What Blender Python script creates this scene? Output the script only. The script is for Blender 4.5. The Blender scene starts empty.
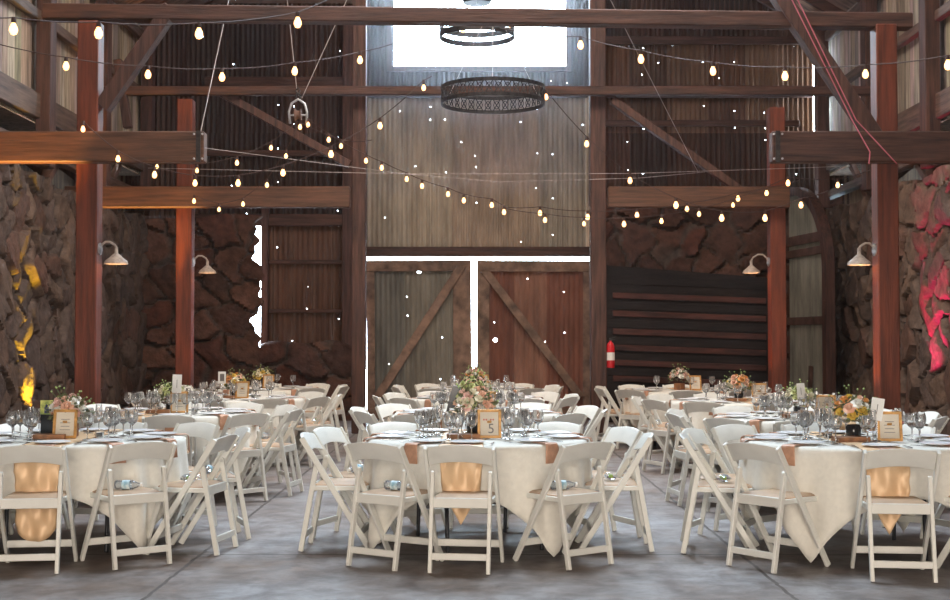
import bpy, bmesh, math, random
import numpy as np
from mathutils import Vector, Matrix, Euler
R = math.radians
PI = math.pi
rnd = random.Random(7)
col = bpy.context.scene.collection
SC = bpy.context.scene

# ------------------------------------------------------------------ camera
F = 1300.0; CH = 1.43; PITCH = math.atan(40/F)
cd = bpy.data.cameras.new('camera'); cam = bpy.data.objects.new('camera', cd); col.objects.link(cam)
cam.location = (0, 0, CH); cam.rotation_euler = (R(90)+PITCH, 0, 0)
cd.sensor_width = 36; cd.lens = F/950*36; cd.clip_end = 200
SC.camera = cam

def at(px, py, Y):
    """pixel of the 950x600 frame at depth Y -> point in the barn"""
    a = (px-475)/F; b = (300-py)/F
    cy, sy = math.cos(PITCH), math.sin(PITCH)
    d = Vector((a, cy - b*sy, sy + b*cy))
    return Vector((0, 0, CH)) + d*(Y/d.y)

# ------------------------------------------------------------------ world, light, exposure
w = bpy.data.worlds.new('World'); SC.world = w; w.use_nodes = True
nt = w.node_tree; nt.nodes.clear()
tc = nt.nodes.new('ShaderNodeTexCoord'); sx = nt.nodes.new('ShaderNodeSeparateXYZ')
mr = nt.nodes.new('ShaderNodeMapRange'); mr.inputs['From Min'].default_value = -0.6; mr.inputs['From Max'].default_value = 0.8
mr.inputs['To Min'].default_value = 15.0; mr.inputs['To Max'].default_value = 30.0
bg = nt.nodes.new('ShaderNodeBackground'); wo = nt.nodes.new('ShaderNodeOutputWorld')
cr = nt.nodes.new('ShaderNodeMix'); cr.data_type = 'RGBA'
cr.inputs['A'].default_value = (1.0, 0.87, 0.74, 1); cr.inputs['B'].default_value = (0.70, 0.86, 1.0, 1)
mr2 = nt.nodes.new('ShaderNodeMapRange'); mr2.inputs['From Min'].default_value = -0.5; mr2.inputs['From Max'].default_value = 0.5
L = nt.links.new
L(tc.outputs['Generated'], sx.inputs[0]); L(sx.outputs['Y'], mr.inputs['Value']); L(sx.outputs['Y'], mr2.inputs['Value'])
L(mr2.outputs[0], cr.inputs['Factor']); L(cr.outputs['Result'], bg.inputs['Color'])
L(mr.outputs[0], bg.inputs['Strength']); L(bg.outputs[0], wo.inputs[0])
w.cycles.sampling_method = 'MANUAL'; w.cycles.sample_map_resolution = 128

def portal(loc, sx_, sy_, rot):
    ld = bpy.data.lights.new('daylight_portal', 'AREA'); ld.shape = 'RECTANGLE'; ld.size = sx_; ld.size_y = sy_
    ld.cycles.is_portal = True
    o = bpy.data.objects.new('daylight_portal', ld); col.objects.link(o); o.location = loc; o.rotation_euler = rot
    return o
YB = 23.6                                   # back wall
WINX0, WINX1, WINZ0, WINZ1 = at(392, 67, YB).x, at(566, 67, YB).x, at(392, 67, YB).z, 9.2
YF = -5.0                                   # open entrance behind the camera
portal(((WINX0+WINX1)/2, YB+.12, (WINZ0+WINZ1)/2), WINX1-WINX0, WINZ1-WINZ0, (R(-90), 0, 0))
portal((0, YF-.1, 1.9), 5.6, 3.8, (R(90), 0, 0))
ADDED_SKYLIGHTS = [(-1.5, 13.4, 2.0, 4.0), (1.9, 13.4, 2.0, 4.0)]          # unseen roof openings added for top light: x, y, sx, sy

SC.view_settings.view_transform = 'Standard'; SC.view_settings.look = 'None'
SC.view_settings.exposure = 0.38; SC.view_settings.gamma = 1.0; SC.view_settings.use_curve_mapping = False
SC.cycles.use_denoising = True
SC.cycles.max_bounces = 10; SC.cycles.diffuse_bounces = 4; SC.cycles.glossy_bounces = 3
SC.cycles.transparent_max_bounces = 24; SC.cycles.transmission_bounces = 8
SC.cycles.sample_clamp_indirect = 4.0; SC.cycles.caustics_reflective = False; SC.cycles.caustics_refractive = False

# ------------------------------------------------------------------ helpers
class MB:
    def __init__(s): s.v = []; s.f = []; s.c = []; s.cur = (1, 1, 1)
    def add(s, vs, fs):
        n = len(s.v); s.v += [tuple(p) for p in vs]; s.c += [s.cur]*len(vs)
        s.f += [tuple(i+n for i in f) for f in fs]; return s
    def box(s, c, size, M=None):
        hx, hy, hz = size[0]/2, size[1]/2, size[2]/2
        vs = [Vector((x, y, z)) for x in (-hx, hx) for y in (-hy, hy) for z in (-hz, hz)]
        if M is not None: vs = [M @ v for v in vs]
        c = Vector(c); vs = [v+c for v in vs]
        return s.add(vs, [(0,1,3,2),(4,6,7,5),(0,4,5,1),(2,3,7,6),(0,2,6,4),(1,5,7,3)])
    def box2(s, a, b):
        a = Vector(a); b = Vector(b)
        return s.box((a+b)/2, [abs(b[i]-a[i]) for i in range(3)])
    def bar(s, p0, p1, w_, h_, up=(0, 0, 1)):
        p0 = Vector(p0); p1 = Vector(p1); d = (p1-p0); Ln = d.length; d.normalize()
        u = Vector(up)
        if abs(d.dot(u)) > .98: u = Vector((0, 1, 0))
        a = d.cross(u).normalized(); b = a.cross(d).normalized()
        M = Matrix((a, d, b)).transposed()
        return s.box((p0+p1)/2, (w_, Ln, h_), M)
    def tube(s, pts, r, n=8, cap=True):
        pts = [Vector(p) for p in pts]; rings = []; pa = None
        for i, p in enumerate(pts):
            d = (pts[min(i+1, len(pts)-1)]-pts[max(i-1, 0)]).normalized()
            if pa is None:
                pa = d.cross(Vector((0, 0, 1)))
                if pa.length < .1: pa = d.cross(Vector((1, 0, 0)))
            pa = (pa - d*pa.dot(d)).normalized(); b = d.cross(pa)
            rr = r[i] if isinstance(r, (list, tuple)) else r
            rings.append([p+(pa*math.cos(2*PI*k/n)+b*math.sin(2*PI*k/n))*rr for k in range(n)])
        vs = [v for rg in rings for v in rg]; fs = []
        for i in range(len(pts)-1):
            for k in range(n):
                fs.append((i*n+k, i*n+(k+1) % n, (i+1)*n+(k+1) % n, (i+1)*n+k))
        if cap: fs += [tuple(range(n))[::-1], tuple((len(pts)-1)*n+k for k in range(n))]
        return s.add(vs, fs)
    def lathe(s, prof, n=16, c=(0, 0, 0), M=None, cap=True):
        c = Vector(c); vs = []; fs = []
        for r_, z in prof:
            for k in range(n):
                v = Vector((r_*math.cos(2*PI*k/n), r_*math.sin(2*PI*k/n), z))
                vs.append((M @ v if M is not None else v)+c)
        m = len(prof)
        for i in range(m-1):
            for k in range(n): fs.append((i*n+k, i*n+(k+1) % n, (i+1)*n+(k+1) % n, (i+1)*n+k))
        if cap and prof[0][0] > 1e-5: fs.append(tuple(range(n))[::-1])
        if cap and prof[-1][0] > 1e-5: fs.append(tuple((m-1)*n+k for k in range(n)))
        return s.add(vs, fs)
    def prism(s, poly, y0, y1):                       # polygon in XZ, from y0 to y1
        n = len(poly)
        vs = [(x, y0, z) for x, z in poly]+[(x, y1, z) for x, z in poly]
        fs = [tuple(range(n)), tuple(range(2*n-1, n-1, -1))]+[(i, i+n, (i+1) % n+n, (i+1) % n) for i in range(n)]
        return s.add(vs, fs)
    def grid(s, fn, nu, nv, closed=False):
        vs = [fn(i, j) for i in range(nu) for j in range(nv)]; fs = []
        for i in range(nu if closed else nu-1):
            for j in range(nv-1):
                a = i*nv+j; b = ((i+1) % nu)*nv+j; fs.append((a, b, b+1, a+1))
        return s.add(vs, fs)
    def build(s, name, m, parent=None, smooth=False, bev=0, loc=None, angle=None):
        me = bpy.data.meshes.new(name); me.from_pydata([tuple(v) for v in s.v], [], s.f)
        ca = me.color_attributes.new('Col', 'FLOAT_COLOR', 'POINT')
        ca.data.foreach_set('color', np.array([(c[0], c[1], c[2], 1) for c in s.c], dtype=np.float32).ravel())
        bm = bmesh.new(); bm.from_mesh(me)
        bmesh.ops.recalc_face_normals(bm, faces=bm.faces)
        if bev: bmesh.ops.bevel(bm, geom=[e for e in bm.edges if len(e.link_faces) == 2 and e.calc_face_angle(0) > .6], offset=bev, segments=1, profile=.5, affect='EDGES')
        bm.to_mesh(me); bm.free()
        if smooth:
            me.shade_smooth()
            if angle: me.set_sharp_from_angle(angle=angle)
        me.materials.append(m)
        o = bpy.data.objects.new(name, me); col.objects.link(o)
        if parent is not None: o.parent = parent
        if loc is not None: o.location = loc
        return o

def tag(o, label, cat, group=None, kind=None):
    o['label'] = label; o['category'] = cat
    if group: o['group'] = group
    if kind: o['kind'] = kind
    return o
def empty(name, loc=(0, 0, 0), rz=0):
    o = bpy.data.objects.new(name, None); col.objects.link(o); o.location = loc; o.rotation_euler = (0, 0, rz)
    o.empty_display_size = .1
    return o
def struct(o, label=None):
    o['kind'] = 'structure'
    if label: o['label'] = label
    return o
def kids(o): return KID.get(o.name, None) or [c for c in o.children]
KID = {}
def copy_tree(o, parent=None):
    c = o.copy(); col.objects.link(c); c.parent = parent
    for ch in kid_list(o): copy_tree(ch, c)
    return c
_kc = {}
def kid_list(o):
    if o.name not in _kc: _kc[o.name] = list(o.children)
    return _kc[o.name]

# ------------------------------------------------------------------ materials
def newmat(name):
    m = bpy.data.materials.new(name); m.use_nodes = True; t = m.node_tree; b = t.nodes['Principled BSDF']
    return m, t, b
def mat(name, c, rough=.6, metal=0, var=.15, scale=6, bump=0, stretch=(1, 1, 1), attr=False, bscale=None, coord='Object', spec=None, c2=None, sheen=0):
    m, t, b = newmat(name)
    n = t.nodes; l = t.links.new
    tcn = n.new('ShaderNodeTexCoord'); mp = n.new('ShaderNodeMapping'); mp.inputs['Scale'].default_value = stretch
    l(tcn.outputs[coord], mp.inputs[0])
    nz = n.new('ShaderNodeTexNoise'); nz.inputs['Scale'].default_value = scale; nz.inputs['Detail'].default_value = 6
    nz.inputs['Roughness'].default_value = .6
    l(mp.outputs[0], nz.inputs['Vector'])
    rp = n.new('ShaderNodeValToRGB')
    d = [max(0, x*(1-var*1.6)) for x in c]; u = [min(1, x*(1+var)) for x in c]
    if c2: d = list(c2)
    rp.color_ramp.elements[0].position = .32; rp.color_ramp.elements[0].color = (*d, 1)
    rp.color_ramp.elements[1].position = .68; rp.color_ramp.elements[1].color = (*u, 1)
    l(nz.outputs['Fac'], rp.inputs[0])
    out = rp.outputs[0]
    if attr:
        at_ = n.new('ShaderNodeAttribute'); at_.attribute_name = 'Col'
        mx = n.new('ShaderNodeMix'); mx.data_type = 'RGBA'; mx.blend_type = 'MULTIPLY'; mx.inputs['Factor'].default_value = 1
        l(out, mx.inputs['A']); l(at_.outputs['Color'], mx.inputs['B']); out = mx.outputs['Result']
    l(out, b.inputs['Base Color'])
    b.inputs['Roughness'].default_value = rough; b.inputs['Metallic'].default_value = metal
    if spec is not None: b.inputs['Specular IOR Level'].default_value = spec
    if sheen: b.inputs['Sheen Weight'].default_value = sheen
    if bump:
        bp = n.new('ShaderNodeBump'); bp.inputs['Strength'].default_value = 1; bp.inputs['Distance'].default_value = bump
        n2 = n.new('ShaderNodeTexNoise'); n2.inputs['Scale'].default_value = bscale or scale*3; n2.inputs['Detail'].default_value = 5
        l(mp.outputs[0], n2.inputs['Vector']); l(n2.outputs['Fac'], bp.inputs['Height']); l(bp.outputs[0], b.inputs['Normal'])
    return m
def holes(m, density=3.0, keep=.25, rad=.012, pts=(), plane='XZ', prad=.05):
    """nail holes really open to the sky: transparent where the sheet is pierced"""
    t = m.node_tree; n = t.nodes; l = t.links.new; b = n['Principled BSDF']; out = n['Material Output']
    tcn = n.new('ShaderNodeTexCoord'); sp = n.new('ShaderNodeSeparateXYZ'); l(tcn.outputs['Object'], sp.inputs[0])
    cb = n.new('ShaderNodeCombineXYZ'); l(sp.outputs['X'], cb.inputs[0]); l(sp.outputs['Z'], cb.inputs[1])
    vo = n.new('ShaderNodeTexVoronoi'); vo.voronoi_dimensions = '2D'; vo.inputs['Scale'].default_value = density; vo.inputs['Randomness'].default_value = .75
    l(cb.outputs[0], vo.inputs['Vector'])
    lt = n.new('ShaderNodeMath'); lt.operation = 'LESS_THAN'; lt.inputs[1].default_value = rad*density; l(vo.outputs['Distance'], lt.inputs[0])
    sc = n.new('ShaderNodeSeparateColor'); l(vo.outputs['Color'], sc.inputs[0])
    k = n.new('ShaderNodeMath'); k.operation = 'LESS_THAN'; k.inputs[1].default_value = keep; l(sc.outputs[0], k.inputs[0])
    mu = n.new('ShaderNodeMath'); mu.operation = 'MULTIPLY'; l(lt.outputs[0], mu.inputs[0]); l(k.outputs[0], mu.inputs[1])
    fac = mu.outputs[0]
    for (x, z) in pts:
        dd = n.new('ShaderNodeVectorMath'); dd.operation = 'DISTANCE'; dd.inputs[1].default_value = (x, z, 0); l(cb.outputs[0], dd.inputs[0])
        q = n.new('ShaderNodeMath'); q.operation = 'LESS_THAN'; q.inputs[1].default_value = prad; l(dd.outputs['Value'], q.inputs[0])
        mxx = n.new('ShaderNodeMath'); mxx.operation = 'MAXIMUM'; l(fac, mxx.inputs[0]); l(q.outputs[0], mxx.inputs[1]); fac = mxx.outputs[0]
    tr = n.new('ShaderNodeBsdfTransparent'); ms = n.new('ShaderNodeMixShader')
    l(fac, ms.inputs[0]); l(b.outputs[0], ms.inputs[1]); l(tr.outputs[0], ms.inputs[2]); l(ms.outputs[0], out.inputs[0])
    return m
def emis(name, c, s):
    m, t, b = newmat(name); b.inputs['Base Color'].default_value = (*c, 1)
    b.inputs['Emission Color'].default_value = (*c, 1); b.inputs['Emission Strength'].default_value = s
    return m
def glassmat(name, tint=(1, 1, 1), milk=.2):
    m = bpy.data.materials.new(name); m.use_nodes = True; t = m.node_tree; t.nodes.clear(); n = t.nodes; l = t.links.new
    tr = n.new('ShaderNodeBsdfTransparent'); tr.inputs[0].default_value = (*tint, 1)
    gl = n.new('ShaderNodeBsdfGlossy'); gl.inputs['Roughness'].default_value = .04; gl.inputs[0].default_value = (1, 1, 1, 1)
    fr = n.new('ShaderNodeLayerWeight'); fr.inputs['Blend'].default_value = .3
    ms = n.new('ShaderNodeMixShader'); l(fr.outputs['Fresnel'], ms.inputs[0]); l(tr.outputs[0], ms.inputs[1]); l(gl.outputs[0], ms.inputs[2])
    df = n.new('ShaderNodeBsdfDiffuse'); df.inputs[0].default_value = (.9, .93, 1, 1)
    nz = n.new('ShaderNodeTexNoise'); nz.inputs['Scale'].default_value = 40
    mth = n.new('ShaderNodeMath'); mth.operation = 'MULTIPLY'; mth.inputs[1].default_value = milk*2; l(nz.outputs['Fac'], mth.inputs[0])
    m2 = n.new('ShaderNodeMixShader'); l(mth.outputs[0], m2.inputs[0])
    l(ms.outputs[0], m2.inputs[1]); l(df.outputs[0], m2.inputs[2])
    o = n.new('ShaderNodeOutputMaterial'); l(m2.outputs[0], o.inputs[0]); return m

M = {}
M['red_z'] = mat('redwood_upright', (.16, .036, .015), .55, var=.3, scale=3, stretch=(6, 6, .5), bump=.004)
M['red_x'] = mat('redwood_cross', (.105, .045, .024), .6, var=.35, scale=3, stretch=(.5, 6, 6), bump=.004)
M['old_x'] = mat('old_timber_cross', (.075, .032, .022), .7, var=.4, scale=3, stretch=(.5, 6, 6), bump=.006)
M['old_y'] = mat('old_timber_long', (.12, .075, .055), .7, var=.4, scale=3, stretch=(6, .5, 6), bump=.006)
M['old_z'] = mat('old_timber_upright', (.085, .038, .028), .7, var=.4, scale=3, stretch=(6, 6, .5), bump=.006)
M['brace'] = mat('weathered_brace', (.12, .062, .045), .7, var=.35, scale=4, bump=.005)
M['door_wood'] = mat('door_frame_wood', (.25, .155, .11), .7, var=.4, scale=4, bump=.005)
M['boards'] = mat('grey_boards', (.46, .40, .34), .8, var=.35, scale=2.5, stretch=(5, 5, .5), bump=.006, attr=True)
M['roofb'] = mat('roof_boards', (.20, .11, .07), .8, var=.4, scale=2.5, stretch=(1, 5, 1), bump=.006)
M['corr'] = holes(mat('rusty_corrugated', (1, 1, 1), .5, .15, var=.3, scale=1.6, stretch=(3, 3, .7), attr=True), 3.6, .14, .0075)
M['doorcorr'] = holes(mat('door_corrugated', (1, 1, 1), .6, 0, var=.3, scale=1.6, stretch=(3, 3, .7), attr=True), 3.2, .22, .0085,
                      pts=[(at(420, 271, 23.4).x, at(420, 271, 23.4).z), (at(458, 337, 23.4).x, at(458, 337, 23.4).z), (at(495, 340, 23.4).x, at(495, 340, 23.4).z)], prad=.036)
M['leafcorr'] = mat('grey_green_corrugated', (.20, .19, .155), .6, 0, var=.3, scale=1.6, stretch=(3, 3, .7))
M['stone'] = mat('field_stone', (1, 1, 1), .9, var=.35, scale=7, attr=True, bump=.03, bscale=14)
M['dark'] = mat('black_stained_boards', (.018, .011, .010), .8, var=.4, scale=3, stretch=(.5, 4, 4), bump=.004)
M['slat'] = mat('reddish_slat_wood', (.085, .026, .018), .7, var=.4, scale=3, stretch=(.5, 4, 4), bump=.004)
M['iron'] = mat('dark_iron', (.05, .045, .045), .5, .6, var=.3, scale=20)
M['steel'] = mat('galvanised_steel', (.5, .5, .52), .4, .8, var=.2, scale=20)
M['wire'] = mat('pale_wire', (.42, .36, .34), .5, .2, var=.1)
M['cable'] = mat('dark_rubber_cable', (.06, .03, .025), .6, 0, var=.1)
M['pinkwire'] = mat('pink_cord', (.5, .12, .16), .6, 0, var=.1)
M['white_shade'] = mat('chipped_enamel', (.46, .39, .34), .45, var=.2, scale=30)
M['chair'] = mat('cream_chair_paint', (.77, .77, .72), .42, var=.04, scale=8)
M['pad'] = mat('beige_seat_vinyl', (.48, .32, .20), .5, var=.08, scale=10)
M['cloth'] = mat('ivory_tablecloth', (.80, .775, .70), .85, var=.04, scale=30, sheen=.2)
M['clothtop'] = mat('white_linen', (.84, .84, .84), .85, var=.03, scale=30)
M['satin'] = mat('gold_satin', (.78, .53, .31), .46, .10, var=.06, scale=5, bump=.003, bscale=9)
M['napkin'] = mat('copper_napkin', (.55, .30, .19), .45, .1, var=.12, scale=20)
M['plate'] = mat('white_china', (.85, .85, .86), .2, var=.02)
M['silver'] = mat('polished_cutlery', (.6, .6, .62), .22, 1, var=.05)
M['glass'], _t, _b = newmat('clear_glass'); _b.inputs['Base Color'].default_value = (1, 1, 1, 1); _b.inputs['Roughness'].default_value = .02; _b.inputs['Transmission Weight'].default_value = .93; _b.inputs['IOR'].default_value = 1.45  # small white diffuse share stands in for bright reflections on the glasses
M['bottle'] = glassmat('clear_plastic', (.93, .97, 1), .12)
M['label'] = mat('bottle_label', (.75, .82, .85), .5, var=.2, scale=30, c2=(.1, .35, .5))
M['glabel'] = mat('green_label', (.35, .55, .08), .5, var=.2, scale=30)
M['gold_frame'] = mat('gilt_wood_frame', (.62, .33, .10), .4, .2, var=.25, scale=20)
M['paper'] = mat('cream_paper', (.72, .66, .56), .8, var=.03)
M['white_card'] = mat('white_card', (.88, .88, .86), .7, var=.02)
M['ink'] = mat('grey_ink', (.18, .17, .17), .7, var=.05)
M['redink'] = mat('red_ink', (.55, .12, .08), .7, var=.05)
M['vase'] = mat('black_glazed_vase', (.02, .02, .022), .15, var=.1)
M['woodslice'] = mat('wooden_box', (.32, .15, .07), .6, var=.35, scale=12, bump=.002)
M['leaf'] = mat('green_leaves', (.11, .14, .07), .6, var=.4, scale=12, attr=True)
M['petal'] = mat('petals', (1, 1, 1), .6, var=.08, scale=30, attr=True)
M['tleg'] = mat('dark_table_leg', (.03, .03, .035), .4, .5, var=.1)
M['red_ext'] = mat('extinguisher_red', (.6, .02, .03), .3, var=.1)
M['bulb'] = emis('warm_bulb', (1.0, .54, .22), 3.0)
M['lampbulb'] = emis('lamp_bulb', (1.0, .5, .22), 3)
M['ply'] = mat('table_plywood', (.4, .3, .2), .7, var=.2)

def floor_mat():
    m, t, b = newmat('worn_concrete'); n = t.nodes; l = t.links.new
    tcn = n.new('ShaderNodeTexCoord')
    n1 = n.new('ShaderNodeTexNoise'); n1.inputs['Scale'].default_value = .55; n1.inputs['Detail'].default_value = 8; n1.inputs['Roughness'].default_value = .65
    n2 = n.new('ShaderNodeTexNoise'); n2.inputs['Scale'].default_value = 4.5; n2.inputs['Detail'].default_value = 9; n2.inputs['Roughness'].default_value = .7
    n2.inputs['Distortion'].default_value = .35
    for q in (n1, n2): l(tcn.outputs['Object'], q.inputs['Vector'])
    r1 = n.new('ShaderNodeValToRGB'); e = r1.color_ramp.elements
    e[0].position = .35; e[0].color = (.20, .135, .10, 1); e[1].position = .62; e[1].color = (.36, .355, .37, 1)
    r2 = n.new('ShaderNodeValToRGB'); e = r2.color_ramp.elements
    e[0].position = .38; e[0].color = (.5, .46, .44, 1); e[1].position = .6; e[1].color = (1, 1, 1, 1)
    l(n1.outputs['Fac'], r1.inputs[0]); l(n2.outputs['Fac'], r2.inputs[0])
    mx = n.new('ShaderNodeMix'); mx.data_type = 'RGBA'; mx.blend_type = 'MULTIPLY'; mx.inputs['Factor'].default_value = 1
    l(r1.outputs[0], mx.inputs['A']); l(r2.outputs[0], mx.inputs['B'])
    # expansion joints: long ones at x = +-1.8, cross ones every 2.6 m, a little wobbly
    sp = n.new('ShaderNodeSeparateXYZ'); l(tcn.outputs['Object'], sp.inputs[0])
    def joint(src, off, period):
        a = n.new('ShaderNodeMath'); a.operation = 'MULTIPLY_ADD'; a.inputs[1].default_value = .06; l(n2.outputs['Fac'], a.inputs[0]); l(sp.outputs[src], a.inputs[2])
        s = n.new('ShaderNodeMath'); s.operation = 'SUBTRACT'; l(a.outputs[0], s.inputs[0]); s.inputs[1].default_value = off
        p = n.new('ShaderNodeMath'); p.operation = 'PINGPONG'; l(s.outputs[0], p.inputs[0]); p.inputs[1].default_value = period/2
        g = n.new('ShaderNodeMath'); g.operation = 'LESS_THAN'; l(p.outputs[0], g.inputs[0]); g.inputs[1].default_value = .012
        return g.outputs[0]
    mm = n.new('ShaderNodeMath'); mm.operation = 'MAXIMUM'; l(joint('X', 1.8, 3.6), mm.inputs[0]); l(joint('Y', 8.75, 2.6), mm.inputs[1])
    mj = n.new('ShaderNodeMix'); mj.data_type = 'RGBA'; mj.inputs['B'].default_value = (.07, .055, .05, 1)
    l(mm.outputs[0], mj.inputs['Factor']); l(mx.outputs['Result'], mj.inputs['A']); l(mj.outputs['Result'], b.inputs['Base Color'])
    rr = n.new('ShaderNodeMapRange'); rr.inputs['To Min'].default_value = .35; rr.inputs['To Max'].default_value = .62; l(n2.outputs['Fac'], rr.inputs['Value']); l(rr.outputs[0], b.inputs['Roughness'])
    bp = n.new('ShaderNodeBump'); bp.inputs['Distance'].default_value = .004; l(n2.outputs['Fac'], bp.inputs['Height']); l(bp.outputs[0], b.inputs['Normal'])
    return m
M['floor'] = floor_mat()

# ------------------------------------------------------------------ barn shell
XL, XR = -5.95, 6.3
mb = MB(); mb.box2((XL-2.4, YF-4, -.2), (XR+2.4, YB+.4, 0)); struct(mb.build('floor', M['floor']))

TINT = [(.56, .50, .48)]
def stone_arrays(U, V, su, sv, seed):
    g = np.random.default_rng(seed)
    u0, u1, v0, v1 = U.min(), U.max(), V.min(), V.max()
    Uw = U + .10*np.sin(V*5.1+1)+.06*np.sin(V*11.3+U*4); Vw = V+.08*np.sin(U*4.3)+.05*np.sin(U*9.7+V*7)
    sd = []
    nv = int((v1-v0)/sv)+3; nu = int((u1-u0)/su)+3
    for i in range(-1, nu):
        for j in range(-1, nv):
            sd.append((u0+(i+.5+g.uniform(-.46, .46)+(.5 if j % 2 else 0))*su, v0+(j+.5+g.uniform(-.46, .46))*sv))
    sd = np.array(sd); ns = len(sd)
    F1 = np.full(U.shape, 9.); F2 = np.full(U.shape, 9.); ID = np.zeros(U.shape, int)
    asp = g.uniform(.75, 1.35, ns)
    for k in range(ns):
        d = np.sqrt(((Uw-sd[k, 0])/su*asp[k])**2+((Vw-sd[k, 1])/sv/asp[k])**2)
        m1 = d < F1
        F2 = np.where(m1, F1, np.minimum(F2, d)); ID = np.where(m1, k, ID); F1 = np.where(m1, d, F1)
    e = np.clip((F2-F1)/.13, 0, 1); e = e*e*(3-2*e)
    tu = g.uniform(-.35, .35, ns); tv = g.uniform(-.3, .3, ns); off = g.uniform(-.03, .10, ns)
    facet = np.abs(np.sin(Uw*7+ID*1.7)*np.sin(Vw*6+ID*2.3))*.035
    h = e*(.09+off[ID]+tu[ID]*(Uw-sd[ID, 0])*.7+tv[ID]*(Vw-sd[ID, 1])*.7+facet)
    pal = np.array([(.23, .16, .13), (.17, .13, .12), (.27, .20, .16), (.20, .10, .075), (.15, .125, .125), (.30, .22, .17), (.19, .15, .13)])
    cidx = g.integers(0, len(pal), ns); br = g.uniform(.75, 1.3, ns)
    c = pal[cidx[ID]]*br[ID][..., None]*1.2; c = (c*.6+np.array((.245, .185, .15))*.4)*np.array(TINT[0]); mort = np.array((.12, .09, .075))
    c = c*e[..., None]+mort*(1-e[..., None])
    return h, c
def stone_wall(name, u0, u1, ztop, place, step=.042, su=.42, sv=.50, seed=1, label=None, edge=None):
    """place(u, z, h) -> point; h = outward relief"""
    nu = int((u1-u0)/step)+1; nv = int(ztop(0)/step)+2
    us = np.linspace(u0, u1, nu)
    tops = np.array([ztop(u) for u in us])
    T = np.linspace(0, 1, nv); U = np.repeat(us[:, None], nv, 1); V = tops[:, None]*T[None, :]
    h, c = stone_arrays(U, V, su, sv, seed)
    m = MB()
    if edge: U = edge(U, V)
    vs = []; cs = []
    for i in range(nu):
        for j in range(nv):
            vs.append(place(U[i, j], V[i, j], h[i, j])); cs.append(tuple(c[i, j]))
        vs.append(place(U[i, -1], V[i, -1]-.02, -.45)); cs.append((.16, .12, .1))
        vs.append(place(U[i, -1], 0, -.45)); cs.append((.16, .12, .1))
    W = nv+2; fs = []
    for i in range(nu-1):
        for j in range(W-1): fs.append((i*W+j, (i+1)*W+j, (i+1)*W+j+1, i*W+j+1))
    if edge: fs = [f for f in fs if max(k % W for k in f) < nv or min(f)//W < nu-14]
    fs.append(tuple(range(W)))
    if not edge: fs.append(tuple((nu-1)*W+j for j in range(W-1, -1, -1)))
    m.v = vs; m.c = cs; m.f = fs
    o = m.build(name, M['stone'], smooth=True, angle=R(50))
    return struct(o, label)
def zt(b, a, s): return lambda u: b + a*math.sin(u*1.9+s)+.5*a*math.sin(u*5.3+s*2)
stone_wall('wall_left', 6.0, YB-.3, zt(3.62, .04, 1), lambda u, z, h: (XL+h*.75, u, z), seed=3)
TINT[0] = (.72, .64, .60)
stone_wall('wall_right', 6.0, YB-.3, zt(3.72, .05, 2), lambda u, z, h: (XR-h*.75, u, z), seed=8)
for nm, x0 in (('wall_left_front', XL-.45), ('wall_right_front', XR)):
    mb = MB(); mb.cur = (.16, .12, .1); mb.box2((x0, YF, 0), (x0+.45, 6.0, 3.65)); struct(mb.build(nm, M['stone']))
TINT[0] = (.50, .31, .26)  # reddish light on the rear stone is put into its colour
# rear stone walls: left of the doors (ragged broken edge), low rubble below the tin, and right of the doors
YS = YB-.42
def P_back(u, z, h): return (u, YS-h*.8, z)
xe = at(262, 300, YS).x
def ragged(U, V):
    out = U.copy(); k = np.clip((U-(xe-.5))/.5, 0, 1)
    return U - k*(.045+.07*np.sin(V*4.3+.6)+.06*np.sin(V*11+1)+.03*np.sin(V*29))*np.clip((V-1.2)/.3, 0, 1)
stone_wall('wall_back_left_stone', XL-.1, xe, zt(3.62, .05, 3), P_back, seed=11, su=.62, sv=.5, edge=ragged)
stone_wall('wall_back_rubble', xe-.02, at(362, 300, YS).x, zt(1.32, .10, 1), P_back, seed=12, su=.62, sv=.42)
stone_wall('wall_back_right_stone', at(605, 300, YS).x, XR+.1, zt(3.85, .03, 5), P_back, seed=14, su=.62, sv=.5)

def corr(m, x0, x1, z0, z1, y, cols, pitch=.09, amp=.019, sheet=.72, seed=0):
    g = random.Random(seed); x = x0; k = 0
    while x < x1-.01:
        xe_ = min(x+sheet, x1); xq = xe_; xe_ = min(xe_+.03, x1+.03); m.cur = cols[g.randrange(len(cols))]; f = g.uniform(.8, 1.15); m.cur = tuple(q*f for q in m.cur)
        n = max(4, int((xe_-x)/pitch*6)); dy = (k % 2)*.008
        m.grid(lambda i, j: (x+(xe_-x)*i/(n-1), y+dy+amp*math.cos(2*PI*(x+(xe_-x)*i/(n-1))/pitch), z0+(z1-z0)*j), n, 2)
        x = xq; k += 1
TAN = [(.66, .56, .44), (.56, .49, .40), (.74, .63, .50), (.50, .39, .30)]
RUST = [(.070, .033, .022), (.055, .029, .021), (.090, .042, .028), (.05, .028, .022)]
BRN = [(.19, .10, .065), (.14, .08, .055), (.26, .155, .10)]
GREY = [(.24, .23, .20), (.28, .255, .21), (.19, .12, .09)]
REDR = [(.30, .12, .08), (.24, .11, .075), (.32, .16, .11)]
DX0, DX1 = at(365, 300, YB).x, at(589, 300, YB).x      # door bay
DZ = at(400, 254, YB).z                                   # underside of the header
mb = MB(); mb.cur = (.5, .5, .5)
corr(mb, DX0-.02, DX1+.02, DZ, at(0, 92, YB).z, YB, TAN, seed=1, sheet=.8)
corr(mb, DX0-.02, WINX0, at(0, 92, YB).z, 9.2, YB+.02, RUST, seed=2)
corr(mb, WINX1, DX1+.02, at(0, 92, YB).z, 9.2, YB+.02, RUST, seed=3)
corr(mb, WINX0, WINX1, at(0, 92, YB).z, WINZ0, YB+.02, RUST, seed=4)
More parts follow.
